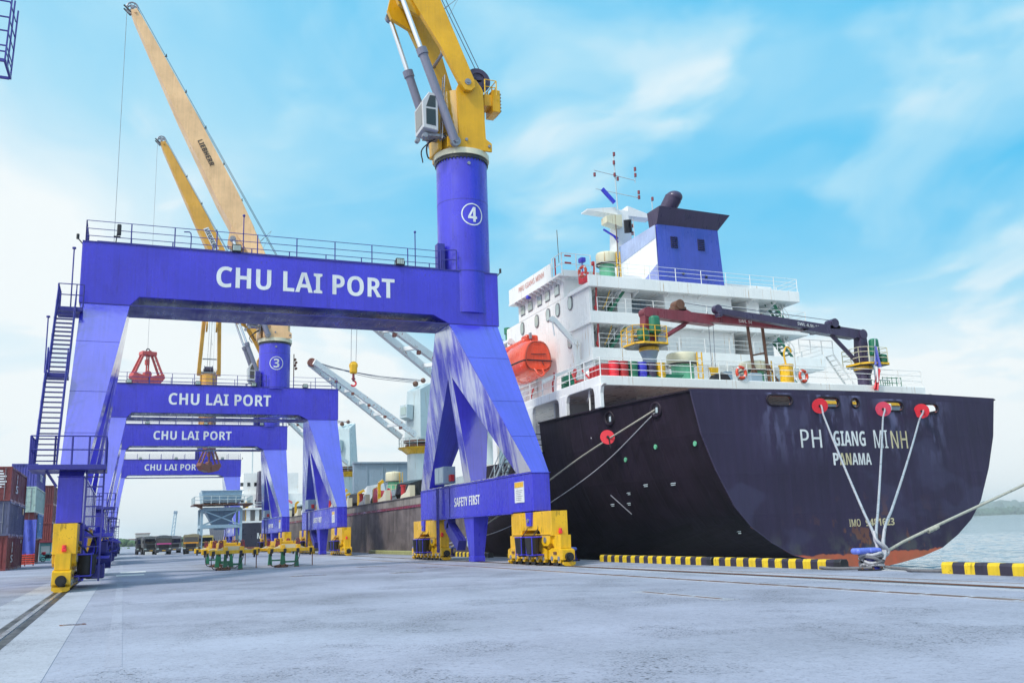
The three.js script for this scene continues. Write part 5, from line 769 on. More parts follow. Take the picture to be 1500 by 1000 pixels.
    drape(11.2, 12.5, 0.55, 0.25, 44.05, 44.22, [0.12, 0.14, 0.56]); drape(10.2, 11.2, 0.4, 0.48, 43.75, 43.95, [0.74, 0.74, 0.78]); drape(9.7, 11.05, 0.3, 0.34, 43.75, 44.25, [0.72, 0.03, 0.05]);
    part('flag_pole', [bar([43.95, 9.9, -44.6], [44.4, 12.9, -44.6], 0.035)], M.shipGrey, f); f.position.x -= 0.35; f.position.z += 0.4; }
  // hook of the left store crane
  { const h = placed('crane_hook_block', 'small yellow hook block hanging from the maroon jib in front of the deckhouse', 'hook block', [32.68, 10.1, -45.9]); part('block', [hexa([[32.5, 10.45, -45.8], [32.86, 10.45, -45.8], [32.86, 10.45, -46], [32.5, 10.45, -46]], [[32.4, 10.95, -45.75], [32.96, 10.95, -45.75], [32.96, 10.95, -46.05], [32.4, 10.95, -46.05]])], M.yellow, h); part('hook', [bar([32.68, 10.45, -45.9], [32.68, 10.2, -45.9], 0.05), torus(0.12, 0.045, 16, 6).translate(32.68, 10.08, -45.9)], M.red, h); }

  // rat guards on the mooring ropes, and the ropes
  const BX = 21.95, BZ = -23.3, knot = [BX, 0.95, BZ];
  const ropeThing = (label, pts, m, r = 0.045, n = 30) => { const t = tagged(part('mooring_rope', [tube(pts, r, n, 7)], m), label, 'rope', 'mooring ropes'); return t; };
  const lead = [[33.55, 7.62, -38.05], [37.95, 7.52, -38.05], [40.75, 7.45, -38.05]];
  lead.forEach((p, i) => {
    const e = [knot[0] + [0.3, 0.36, 0.7][i], [1.0, 1.05, 1.15][i], BZ], pts = [[p[0] + 0.3, p[1] + 0.1, p[2] - 1.2]];
    for (let k = 0; k <= 8; k++) { const t = k / 8, q = p.map((v, j) => lerp(v, e[j], t)); q[1] -= 0.14 * Math.sin(Math.PI * t); pts.push(q); }
    pts.push([e[0] - [0.02, 0.08, 0.14][i], 0.75, BZ + 0.06], [e[0] - [0.1, 0.2, 0.4][i], 0.4, BZ + 0.25]);
    ropeThing(['grey mooring rope from the bollard to the left rat guard, crossing GIANG', 'grey mooring rope rising almost upright from the bollard to the middle rat guard', 'grey mooring rope from the bollard to the right rat guard'][i], pts, M.ropeGrey, 0.048, 60);
    const d = V(...e).sub(V(...p)).normalize(), g = thing('rat_guard', ['round red rat guard under the second fairlead, above GIANG', 'round pinkish red rat guard in the middle of the stern', 'round red rat guard nearest the right edge of the stern'][i], 'rat guard', [p[0] + d.x * 0.5, p[1] + d.y * 0.5, p[2] + d.z * 0.5], 0, 'red rat guards on the mooring ropes');
    const q = new THREE.Quaternion().setFromUnitVectors(V(0, 1, 0), d), disc = new THREE.CylinderGeometry(0.40, 0.40, 0.025, 32).applyQuaternion(q), hub = new THREE.CylinderGeometry(0.07, 0.07, 0.2, 12).applyQuaternion(q); part('disc', [disc], i === 1 ? paint(0.72, 0.07, 0.13, { rough: 0.5, map: null }) : M.redBright, g); part('hub', [hub], M.dark, g);
  });
  ropeThing('pale mooring rope running right from the bollard out of the picture', [[BX + 0.35, 0.42, BZ], [23.2, 0.72, -23.4], [30.2, 2.62, -24], [44, 6.4, -25.2], [60, 10.8, -26.6]], M.rope, 0.05);
  tagged(part('rope_splice', [soft(0.3, 0.11, 0.13, 25.05, 1.19, -23.56, 0.05), bar([24.8, 1.12, -23.54], [25.3, 1.26, -23.58], 0.075, 8)], M.rope), 'knotted splice on the pale rope running right from the bollard', 'splice');
  const sideLead = onSide(7.5, -40.6, 0.05);
  ropeThing('pale stern rope from the side fairlead carrying the red rat guard', [sideLead, [23.6, 5.6, -46.2], [22.7, 3.9, -51.0], [22.0, 2.3, -56.5], [21.4, 0.6, -63.2]], M.rope, 0.05, 40);
  ropeThing('thin slack dark rope from the side fairlead down past the hull', [[sideLead[0], 7.35, -40.65], [24.0, 5.0, -44.6], [22.8, 3.2, -48.8], [22.1, 1.7, -55], [21.4, 0.55, -69.8]], M.ropeGrey, 0.03, 40);
  { const p = [24.05, 6.43, -44.0], d = V(-0.30, -0.38, -0.87).normalize(), g = thing('rat_guard', 'round red rat guard on the rope along the side of the hull', 'rat guard', p, 0, 'red rat guards on the mooring ropes'), q = new THREE.Quaternion().setFromUnitVectors(V(0, 1, 0), V(-0.3, 0.15, 0.94).normalize()); part('disc', [new THREE.CylinderGeometry(0.4, 0.4, 0.025, 32).applyQuaternion(q)], M.redBright, g); part('hub', [new THREE.CylinderGeometry(0.07, 0.07, 0.2, 12).applyQuaternion(q)], M.dark, g); part('lanyard', [bar([0.05, 0, 0.05], [0.1, -0.6, 0.1], 0.04)], M.dark, g); }
  { const g = placed('rope_bight', 'tangle of dark grey rope eyes wound round the near blue bollard', 'rope', [BX, 0.05, BZ]);
    for (let i = 0; i < 7; i++) part('rope_turn', [tube(Array.from({ length: 13 }, (_, k) => { const a = k / 12 * Math.PI * 2 + i, r = 0.31 + 0.05 * hash(i, k % 12, 5); return [BX + 0.05 + r * Math.cos(a), 0.14 + i * 0.055 + 0.1 * (hash(i, k % 12, 9) - 0.5) + 0.05 * Math.sin(a + i), BZ + r * Math.sin(a)]; }), 0.048, 40, 7)], i % 3 ? M.ropeDark ??= paint(0.16, 0.16, 0.18, { rough: 0.95, map: T.dirt }) : M.ropeGrey, g);
    part('rope_eye', [tube([[BX + 0.28, 1.2, BZ], [BX + 0.22, 0.95, BZ + 0.12], [BX + 0.38, 0.75, BZ + 0.2], [BX + 0.62, 0.58, BZ + 0.15], [BX + 0.36, 0.3, BZ - 0.05]], 0.055, 30, 7)], M.ropeGrey, g);
    part('rope_eye', [tube([[BX + 0.74, 1.25, BZ], [BX + 0.56, 1.0, BZ + 0.1], [BX + 0.42, 0.8, BZ + 0.2], [BX + 0.6, 0.55, BZ + 0.2], [BX + 0.3, 0.3, BZ + 0.1]], 0.055, 30, 7)], M.ropeGrey, g);
    part('rope_eye', [tube([[BX + 0.3, 1.15, BZ], [BX + 0.34, 0.85, BZ - 0.02], [BX + 0.5, 0.62, BZ + 0.15], [BX + 0.2, 0.3, BZ + 0.35]], 0.06, 30, 7)], M.ropeGrey, g);
    part('rope_tail', [tube([[BX + 0.3, 0.1, BZ + 0.3], [BX + 0.2, 0.06, BZ + 1.2], [BX - 0.3, 0.06, BZ + 2.0], [BX - 0.1, 0.06, BZ + 3.2]], 0.05, 26, 7)], M.ropeDark, g); part('rope_tail', [tube([[BX - 0.2, 0.1, BZ + 0.3], [BX - 0.5, 0.06, BZ - 0.8], [BX - 0.4, 0.06, BZ - 1.9]], 0.05, 26, 7)], M.ropeDark, g); }
}
// ---------------------------------------------------------------- quay furniture
function bollard(x, z, label, turn = 0) {
  const b = thing('mooring_bollard', label, 'bollard', [x, 0, z], turn, 'blue mooring bollards on the quay edge');
  b.scale.setScalar(0.8); part('base_plate', [cylY(0.5, 0.06, 0, 0.03, 0, 28)], M.dark, b);
  part('bollard_post', [lathe([[0.4, 0.05], [0.34, 0.12], [0.26, 0.25], [0.24, 0.55], [0.27, 0.68]], 28)], M.blueDark, b);
  part('bollard_head', [soft(1.15, 0.24, 0.5, -0.2, 0.76, 0, 0.115, 4), soft(0.6, 0.2, 0.62, 0.1, 0.76, 0, 0.09, 3)], M.blueHead ??= paint(0.14, 0.2, 0.72, { rough: 0.45, map: T.dirt }), b);
  for (let i = 0; i < 6; i++) part('anchor_bolt', [cylY(0.035, 0.08, 0.43 * Math.cos(i * 1.047), 0.08, 0.43 * Math.sin(i * 1.047), 6)], M.rust, b);
  return b;
}
bollard(21.95, -23.3, 'near blue bollard wound with ropes in front of the ship stern');
bollard(21.4, -43.6, 'blue bollard half hidden behind the yellow wheels of the nearest crane', 1.2);
bollard(21.4, -63.2, 'blue bollard behind the anchor column of the nearest crane', 0.6);
bollard(21.4, -70.5, 'small blue bollard to the left of the far kerb, before the grey hull', 0.2);
function kerb(z0, z1, label, plain) {
  const k = thing('kerb_block', label, 'kerb', [21.78, 0, z0], 0, 'kerb blocks along the quay edge');
  const prof = [[-0.17, 0], [-0.17, 0.24], [-0.12, 0.32], [0.12, 0.32], [0.17, 0.24], [0.17, 0]], L = z0 - z1, n = Math.round(L / 0.38), gs = [];
  for (let i = 0; i < n; i++) {
    const jit = q => q <= 0 || q >= n ? 0 : (hash(q, Math.round(z0 * 10), 4) - 0.5) * 0.05, a = i / n * L + jit(i), b = (i + 1) / n * L + jit(i + 1), g = merged([plate(prof, b - a).translate(0, 0, -b)]), c = new Float32Array(g.attributes.position.count * 3), y = plain ? [0.3, 0.3, 0.12] : i % 2 ? [0.72, 0.50, 0.015] : [0.03, 0.025, 0.05];
    for (let j = 0; j < c.length; j += 3) { c[j] = y[0]; c[j + 1] = y[1]; c[j + 2] = y[2]; } g.setAttribute('color', new THREE.BufferAttribute(c, 3)); gs.push(g);
  }
  const m = new THREE.MeshPhysicalMaterial({ vertexColors: true, map: T.dirt, roughness: 0.6 }); part('kerb_body', gs, m, k);
  part('kerb_end', [plate(prof.map(p => [p[0] * 0.98, p[1] * 0.98]), 0.28, [], 0.02).translate(0, 0, 0.02)], plain ? M.rust : M.dark, k);
  return k;
}
kerb(-24.6, -31.4, 'black and yellow striped kerb block just left of the roped bollard');
kerb(-31.9, -41.0, 'black and yellow striped kerb block right of the nearest crane wheels');
kerb(-12.5, -20.2, 'black and yellow striped kerb block at the right edge of the photo');
kerb(-44.5, -53.0, 'striped kerb block seen between the nearest wheels and the anchor column');
kerb(-56.5, -66.5, 'striped kerb block behind the far wheels of the nearest crane');
kerb(-73, -88, 'dull unstriped yellowish kerb block before the grey hull', true);
// sunken covers in the paving
for (const [x, z, w, d, l] of [[12.4, -50, 1.5, 0.9, 'rusty square cover in the paving before the sill beam'], [11.5, -40, 1.3, 0.8, 'rusty cover in the paving in the middle of the yard'], [7.6, -42, 1.4, 0.9, 'dark cover in the paving below the yellow spreaders'], [-0.9, -22, 0.5, 0.35, 'small dark cover beside the left crane track'], [14.0, -44.5, 1.2, 0.7, 'dark rusty cover near the anchor column']]) {
  const c = thing('drain_lid', l, 'drain cover', [x, 0, z], 0.1); part('frame', [span(-w / 2, w / 2, -0.02, 0.007, -d / 2, d / 2)], M.rust, c); part('lid', [sspan(-w / 2 + 0.07, w / 2 - 0.07, -0.02, 0.014, -d / 2 + 0.07, d / 2 - 0.07, 0.005)], M.steel, c);
}

// ---------------------------------------------------------------- grabs and hooks hanging from the jibs
function grab(at0, turn, m, label, open) {
  const g = thing('clamshell_grab', label, 'grab', at0, turn), h = 3.6; // base: lowest point of the shells
  for (const s of [-1, 1]) {
    const sh = part('bucket_shell', [plate([[0.05, 0.15], [0.35 + open, 0], [1.5, 0.35], [2.05, 1.1], [1.9, 1.6], [0.15, 1.15]].map(p => [p[0] * s, p[1]]), 1.5, [], 0.02).translate(0, 0, -0.75)], m, g);
    each('shell_rib', [-0.55, 0, 0.55].map(z => plate([[0.35 + open, -0.02], [1.53, 0.32], [2.1, 1.1], [1.95, 1.62], [1.75, 1.5], [1.4, 0.6]].map(p => [p[0] * s, p[1]]), 0.08).translate(0, 0, z - 0.04)), m, sh);
    for (const z of [-0.6, 0.6]) part('grab_arm', [beamBar([1.75 * s, 1.5, z], [0.7 * s, 4.05, z * 0.8], 0.18, 0.26)], m, g);
    part('arm_ladder', Array.from({ length: 4 }, (_, i) => { const t = (i + 0.6) / 5; return bar([lerp(1.75, 0.7, t) * s, lerp(1.5, 4.05, t), -0.55], [lerp(1.75, 0.7, t) * s, lerp(1.5, 4.05, t), 0.55], 0.04, 5); }), m, g);
  }
  part('lower_sheave_block', [soft(0.9, 0.8, 0.8, 0, 1.4, 0, 0.1), cylZ(0.45, 0.9, 0, 1.5, 0, 18)], m, g);
  each('closing_tackle', [bar([-0.15, 1.6, 0.1], [-0.15, 4, 0.1], 0.1), bar([0.18, 1.6, -0.1], [0.18, 4, -0.1], 0.1), soft(0.5, 0.7, 0.5, -0.05, 3.1, 0, 0.08)], m, g);
  part('head_beam', [soft(1.9, 0.5, 1.3, 0, 4.2, 0, 0.08), cylZ(0.3, 1.4, 0, 4.25, 0, 16)], m, g); part('shackle', [torus(0.22, 0.07, 16, 6).translate(0, 4.65, 0)], M.dark, g);
  return g;
}
grab([1.8, 21.4, -125], 0.35, paint(0.62, 0.10, 0.10, { rough: 0.5, map: T.dirt }), 'bright red clamshell grab hanging above the second blue beam', 0.1);
grab([13.3, 13.6, -171.0], 0.5, M.brown, 'brown clamshell grab hanging before the farthest beam and hiding the end of its lettering', 0);
const hookBlock = (name, label, p, m, s) => { const h = thing(name, label, 'hook block', p); part('block', [soft(1.0 * s, 1.5 * s, 0.6 * s, 0, 2.4 * s, 0, 0.3 * s, 4), cylZ(0.55 * s, 0.4 * s, 0, 2.75 * s, 0, 24)], m, h); part('swivel', [cylY(0.16 * s, 1.0 * s, 0, 1.2 * s, 0, 12), cylY(0.26 * s, 0.18 * s, 0, 1.0 * s, 0, 12)], M.maroon, h); part('hook', [new THREE.TorusGeometry(0.34 * s, 0.12 * s, 8, 20, 4.2).rotateZ(-2.6).translate(0, 0.4 * s, 0)], M.redBright, h); return h; };
hookBlock('crane_hook_block', 'yellow hook block with red hook hanging under the nearest portal beam', [16.6, 13.5, -72.5], M.yellow, 0.62);
tagged(part('hook_rope', [-0.2, 0.2].map(q => bar([16.6 + q, 15.3, -72.5], [16.7 + q * 1.2, 20.2, -72.5], 0.018, 4)), M.wire), 'pair of thin wires holding the yellow hook block', 'wire');
hookBlock('crane_hook_block', 'grey hook block between the amber rails of the farthest jib', [14.2, 24.9, -171.2], M.steel, 1.0);
tagged(part('sling', [bar([14.1, 25, -171.2], [13.4, 18.2, -171], 0.05), bar([14.2, 25, -171.2], [14.0, 20.5, -171.2], 0.08)], M.dark), 'chain between the grey hook block and the brown grab', 'chain');

// ---------------------------------------------------------------- containers on the left
function container(x, y, z, len, c, label, { doors = 'corr', mark = [], turn = 0 } = {}) { // x, z: front right foot corner seen from the camera; runs towards -z
  const w = 2.44, h = 2.59, t = thing('shipping_container', label, 'container', [x - w / 2, y, z - len / 2], turn, 'shipping containers stacked on the left'), m = paint(...c, { rough: 0.6, map: T.dirt }), hw = w / 2, hl = len / 2;
  const frame = []; for (const a of [-1, 1]) for (const b of [-1, 1]) { frame.push(span(a * hw, a * (hw - 0.16), 0, h, b * hl, b * (hl - 0.16))); }
  for (const y0 of [0, h - 0.14]) { for (const a of [-1, 1]) frame.push(span(a * hw, a * (hw - 0.1), y0, y0 + 0.14, -hl + 0.16, hl - 0.16)); for (const b of [-1, 1]) frame.push(span(-hw + 0.16, hw - 0.16, y0, y0 + 0.14, b * hl, b * (hl - 0.1))); }
  part('frame', frame, m, t); part('roof', [span(-hw + 0.1, hw - 0.1, h - 0.06, h - 0.02, -hl + 0.1, hl - 0.1), span(-hw + 0.1, hw - 0.1, 0.12, 0.16, -hl + 0.1, hl - 0.1)], m, t);
  for (const a of [-1, 1]) for (const b of [-1, 1]) for (const y0 of [0, h - 0.12]) part('corner_casting', [sspan(a * (hw + 0.008), a * (hw - 0.17), y0 - 0.004, y0 + 0.124, b * (hl + 0.008), b * (hl - 0.18), 0.02)], m, t);
  const corr = L => { const p = [], n = Math.round(L / 0.28); for (let i = 0; i < n; i++) { const u = -L / 2 + i * L / n, k = L / n; p.push([u, 0], [u + k * 0.28, 0], [u + k * 0.5, 0.045], [u + k * 0.78, 0.045]); } p.push([L / 2, 0]); const q = p.slice().reverse().map(v => [v[0], v[1] + 0.012]); return plate([...p, ...q], h - 0.28).rotateX(-Math.PI / 2).translate(0, 0.14, 0); };
  part('side_wall', [corr(len - 0.32).rotateY(Math.PI / 2).translate(hw - 0.075, 0, 0)], m, t); part('side_wall', [corr(len - 0.32).rotateY(-Math.PI / 2).translate(-hw + 0.075, 0, 0)], m, t);
  if (doors === 'doors') for (const a of [-1, 1]) { const d = part('door', [span(a * 0.01, a * (hw - 0.17), 0.15, h - 0.15, hl - 0.08, hl - 0.04), ...[0.5, 1.05, 1.6, 2.1].map(q => span(a * 0.03, a * (hw - 0.2), q, q + 0.05, hl - 0.04, hl - 0.025))], m, t); for (const q of [0.28, 0.78]) part('lock_bar', [bar([a * q, 0.1, hl - 0.0], [a * q, h - 0.1, hl - 0.0], 0.025, 6), span(a * q - 0.2, a * q + 0.05, 1.0, 1.05, hl, hl + 0.025)], M.steel, d); }
  else part('end_wall', [corr(w - 0.32).translate(0, 0, hl - 0.075)], m, t);
  part('end_wall', [span(-hw + 0.12, hw - 0.12, 0.13, h - 0.13, -hl + 0.06, -hl + 0.1)], m, t);
  for (const [kind, s, u, v, a, b] of mark) {
    if (kind === 'side') part('lettering', [text(s, bold, a, b, 0.01).rotateY(Math.PI / 2).translate(hw - 0.012, v, -u)], M.letter, t);
    if (kind === 'disc') part('logo', [cylX(a, 0.012, hw - 0.01, v, -u, 24)], M.letter, t);
    if (kind === 'end') part('lettering', [text(s, bold, a, b, 0.01).translate(u, v, hl - 0.015)], M.letter, t);
    if (kind === 'label') part('data_label', [span(hw - 0.02, hw - 0.006, v - b / 2, v + b / 2, -u - a / 2, -u + a / 2)], s, t);
    if (kind === 'print') part('data_print', Array.from({ length: 7 }, (_, i) => span(u, u + a * (0.5 + 0.5 * hash(i, s, 3)), v - i * b, v - i * b + b * 0.55, hl + 0.0, hl + 0.008)), M.letter, t);
  }
  return t;
}
const cBrown = [0.19, 0.038, 0.042], cNavy = [0.05, 0.055, 0.16], cBlue = [0.075, 0.075, 0.36];
const yl = M.yellow;
container(-8.12, 0, -80.3, 11.9, cBrown, 'maroon container at the foot of the nearest stack', { mark: [['side', 'S', -2.2, 0.85, 1.5, 0.6], ['disc', '', -2.2, 1.5, 0.22], ['disc', '', -2.2, 1.95, 0.2], ['label', M.cream, 4.4, 2.2, 0.5, 0.3]] });
container(-8.12, 2.6, -80.2, 11.9, [0.10, 0.11, 0.20], 'slate blue container in the middle of the nearest stack', { doors: 'doors', mark: [['label', yl, 4.6, 2.1, 0.9, 0.5]] });
container(-8.12, 5.2, -80.1, 11.9, cBrown, 'maroon container with white door print on top of the nearest stack', { doors: 'doors', mark: [['side', 'S', -1.6, 1.05, 1.6, 0.65], ['disc', '', -1.6, 1.65, 0.2], ['disc', '', -1.6, 2.05, 0.18], ['print', 5, 0.2, 2.2, 0.7, 0.2]] });
container(-8.6, 0, -107, 9, cBrown, 'dark maroon container at the foot of the second stack', { doors: 'doors' });
container(-8.6, 2.6, -107, 4.5, cBrown, 'maroon container with white door print under the pale green one', { doors: 'doors', mark: [['print', 8, -0.9, 2.2, 1.3, 0.16], ['side', 'S', 0, 1.3, 1.4, 0.8]] });
container(-8.5, 2.6, -112, 6, [0.16, 0.36, 0.66], 'light blue container beside the maroon one, under the pale green one', { mark: [['side', 'T', -1, 1.3, 1.5, 0.8]] });
container(-8.5, 5.2, -106.6, 11.9, [0.42, 0.58, 0.52], 'pale green container with barred doors in the second stack', { doors: 'doors' });
container(-8.8, 7.8, -110, 11.9, cBlue, 'blue container on top of the second stack', { mark: [['side', 'CMC', 0, 1.4, 3.4, 0.8], ['label', yl, 4.9, 2.1, 0.7, 0.4]] });
container(-9.6, 0, -118, 6, cNavy, 'dark navy container low in the second stack, left of the shed', {});
for (const [y, c, l] of [[2.6, cBrown, 'maroon container with a yellow label at the bottom of the far stack'], [5.2, cBrown, 'plain brown container in the middle of the far stack'], [7.8, [0.13, 0.03, 0.04], 'maroon container with a white label on top of the far stack']]) container(-9.4, y - 0.2, -146, 11.9, c, l, { mark: [['label', y < 3 ? yl : M.letter, 3.2, 2.0, 0.8, 0.5]] });
// teal shed under the far stack, blue sheet, barrier and motorbike
{ const s = placed('shed', 'small teal shed with a dark roof under the far container stack', 'shed', [-9.3, 0, -132]); part('wall', [span(-12, -7.8, 0, 2.2, -130, -146)], M.teal, s); part('roof', [sspan(-12.6, -7.2, 2.2, 2.45, -129.4, -146, 0.03)], M.maroon, s); part('window', [span(-9.4, -8.4, 0.9, 1.8, -129.95, -130)], M.pane, s); part('door', [span(-10.8, -9.9, 0, 2.0, -129.95, -130)], M.mint, s); for (const x of [-12, -9.6, -8.2]) part('post', [span(x - 0.06, x + 0.06, 0, 2.2, -129.9, -129.98)], M.shipGrey, s); }
{ const g = new THREE.PlaneGeometry(1.5, 3.2, 14, 20), p = g.attributes.position; for (let i = 0; i < p.count; i++) p.setZ(i, 0.09 * Math.sin(p.getX(i) * 9 + p.getY(i)) + 0.05 * fbm(p.getX(i) / 2 + 1, p.getY(i) / 4 + 1, 8, 8, 3, 7)); g.computeVertexNormals(); g.translate(-8.3, 2.6, -97.5); tagged(part('tarpaulin', [g], paint(0.10, 0.14, 0.62, { rough: 0.6, map: T.dirt, side: true })), 'bright blue sheet hanging between the first two container stacks', 'tarpaulin'); const f = placed('barrier', 'orange mesh barrier below the blue sheet', 'barrier', [-8.3, 0, -97.4]); for (let i = 0; i < 5; i++) part('bar', [bar([-9.1, 0.2 + i * 0.2, -97.3], [-7.5, 0.2 + i * 0.2, -97.3], 0.05, 5)], M.orange, f); for (const x of [-9.0, -8.3, -7.6]) part('post', [bar([x, 0, -97.35], [x, 1.15, -97.35], 0.05)], M.maroon, f); }
{ const b = thing('motorbike', 'dark motorbike parked in front of the teal shed', 'motorbike', [-7.9, 0, -121], 0.5); for (const x of [-0.62, 0.62]) { const w = part('wheel', [torus(0.26, 0.05, 22, 8).translate(x, 0.3, 0), cylZ(0.06, 0.12, x, 0.3, 0, 10)], M.rubber, b); part('spokes', [0, 1, 2].map(i => bar([x - 0.25 * Math.cos(i * 1.05), 0.3 - 0.25 * Math.sin(i * 1.05), 0], [x + 0.25 * Math.cos(i * 1.05), 0.3 + 0.25 * Math.sin(i * 1.05), 0], 0.008, 4)), M.steel, w); } part('body', [soft(0.6, 0.34, 0.26, -0.1, 0.55, 0, 0.1, 3), soft(0.3, 0.5, 0.36, 0.38, 0.62, 0, 0.1, 3)], M.dark, b); part('seat', [soft(0.75, 0.12, 0.26, -0.28, 0.78, 0, 0.06, 3)], M.rubber, b); part('fork', [bar([0.62, 0.3, 0.06], [0.4, 1.02, 0.06], 0.025), bar([0.62, 0.3, -0.06], [0.4, 1.02, -0.06], 0.025)], M.steel, b); part('handlebar', [bar([0.38, 1.03, -0.33], [0.38, 1.03, 0.33], 0.02)], M.steel, b); part('headlight', [new THREE.SphereGeometry(0.1, 12, 8).translate(0.47, 0.92, 0)], M.pane, b); part('luggage', [soft(0.35, 0.3, 0.4, -0.6, 0.98, 0, 0.06)], M.redBright, b); }

// ---------------------------------------------------------------- lifting spreaders on green trestles
function spreader(x, z, len, label, turn = 0) {
  const s = thing('container_spreader', label, 'spreader', [x, 0, z], turn, 'yellow container spreaders resting on green trestles');
  const y = 1.0, Y = M.yellow, w = 1.28;
  for (const q of [0, -len]) {
    const e = part('end_beam', [soft(w * 2, 0.2, 0.26, 0, y, q, 0.02), ...[-1, 1].map(a => soft(0.3, 0.34, 0.34, a * (w - 0.1), y - 0.02, q, 0.03))], Y, s);
    for (const a of [-1, -0.33, 0.33, 1]) part('twist_lock', [soft(0.16, 0.26, 0.2, a * (w - 0.15), y - 0.05, q + 0.16, 0.03), cylY(0.05, 0.2, a * (w - 0.15), y - 0.24, q, 8)], M.dark, e);
  }
  for (const a of [-0.45, 0.45]) part('main_beam', [soft(0.24, 0.34, len, a, y + 0.12, -len / 2, 0.02)], Y, s);
  each('gusset', [plate([[-0.95, 0.08], [-0.4, 0.32], [0.4, 0.32], [0.95, 0.08]], 0.3).translate(0, y, -0.7), plate([[-0.95, 0.08], [-0.4, 0.32], [0.4, 0.32], [0.95, 0.08]], 0.3).translate(0, y, -len + 0.4)], M.cream, s);
  part('head_frame', [soft(1.3, 0.3, 1.8, 0, y + 0.36, -len / 2, 0.04), soft(0.4, 0.5, 0.5, -0.5, y + 0.42, -len / 2 + 1.3, 0.04)], Y, s);
  for (const [a, b] of [[-0.6, -1.2], [0.6, -1.2], [-0.6, -len + 1.2], [0.6, -len + 1.2]]) part('lifting_lug', [plate([[-0.16, 0], [0.16, 0], [0.1, 0.34], [-0.1, 0.34]], 0.08).translate(a, y + 0.2, b), torus(0.09, 0.035, 14, 6).translate(a, y + 0.55, b)], M.maroon, s);
  each('hydraulic_pipe', [tube([[0.2, y + 0.4, -0.3], [0.3, y + 0.7, -0.5], [0.5, y + 0.3, -0.2], [0.45, y - 0.4, 0.25], [0.1, y - 0.85, 0.3], [-0.6, y - 0.9, 0.25]], 0.022, 26, 6), tube([[-1.2, y - 0.05, 0.2], [-1.25, 0.5, 0.3], [-1.15, 0.12, 0.35], [-0.7, 0.07, 0.3]], 0.022, 20, 6)], M.dark, s);
  part('chain_pile', Array.from({ length: 7 }, (_, i) => torus(0.1, 0.035, 10, 5).rotateX(1.2 + i).translate(-0.9 + i * 0.1, 0.08, 0.32 + 0.05 * (i % 3))), M.rust, s);
  part('guide_rod', [bar([w - 0.05, y, 0.12], [w - 0.05, 0.06, 0.15], 0.03)], M.rust, s);
  for (const q of [-0.5, -len + 0.5]) for (const a of [-1, 1]) { const t = part('trestle_leg', [hexa([[a * 0.42 - 0.13, 0, q + 0.12], [a * 0.42 + 0.13, 0, q + 0.12], [a * 0.42 + 0.13, 0, q - 0.12], [a * 0.42 - 0.13, 0, q - 0.12]], [[a * 0.42 - 0.06, y - 0.12, q + 0.08], [a * 0.42 + 0.06, y - 0.12, q + 0.08], [a * 0.42 + 0.06, y - 0.12, q - 0.08], [a * 0.42 - 0.06, y - 0.12, q - 0.08]])], M.green, s); part('foot', [soft(0.28, 0.04, 0.28, a * 0.42, 0.02, q, 0.01)], M.rust, t); }
  for (const q of [-0.5, -len + 0.5]) part('trestle_tie', [beamBar([-0.42, 0.3, q], [0.42, 0.3, q], 0.06, 0.1)], M.green, s);
  return s;
}
spreader(5.85, -55.6, 6, 'yellow spreader in front, the one overlapping another on its left');
spreader(9.15, -56.2, 6, 'yellow spreader at the right of the three, with a hanging black hose');
spreader(6.15, -63.5, 9, 'rear left yellow spreader, below the blue hopper');

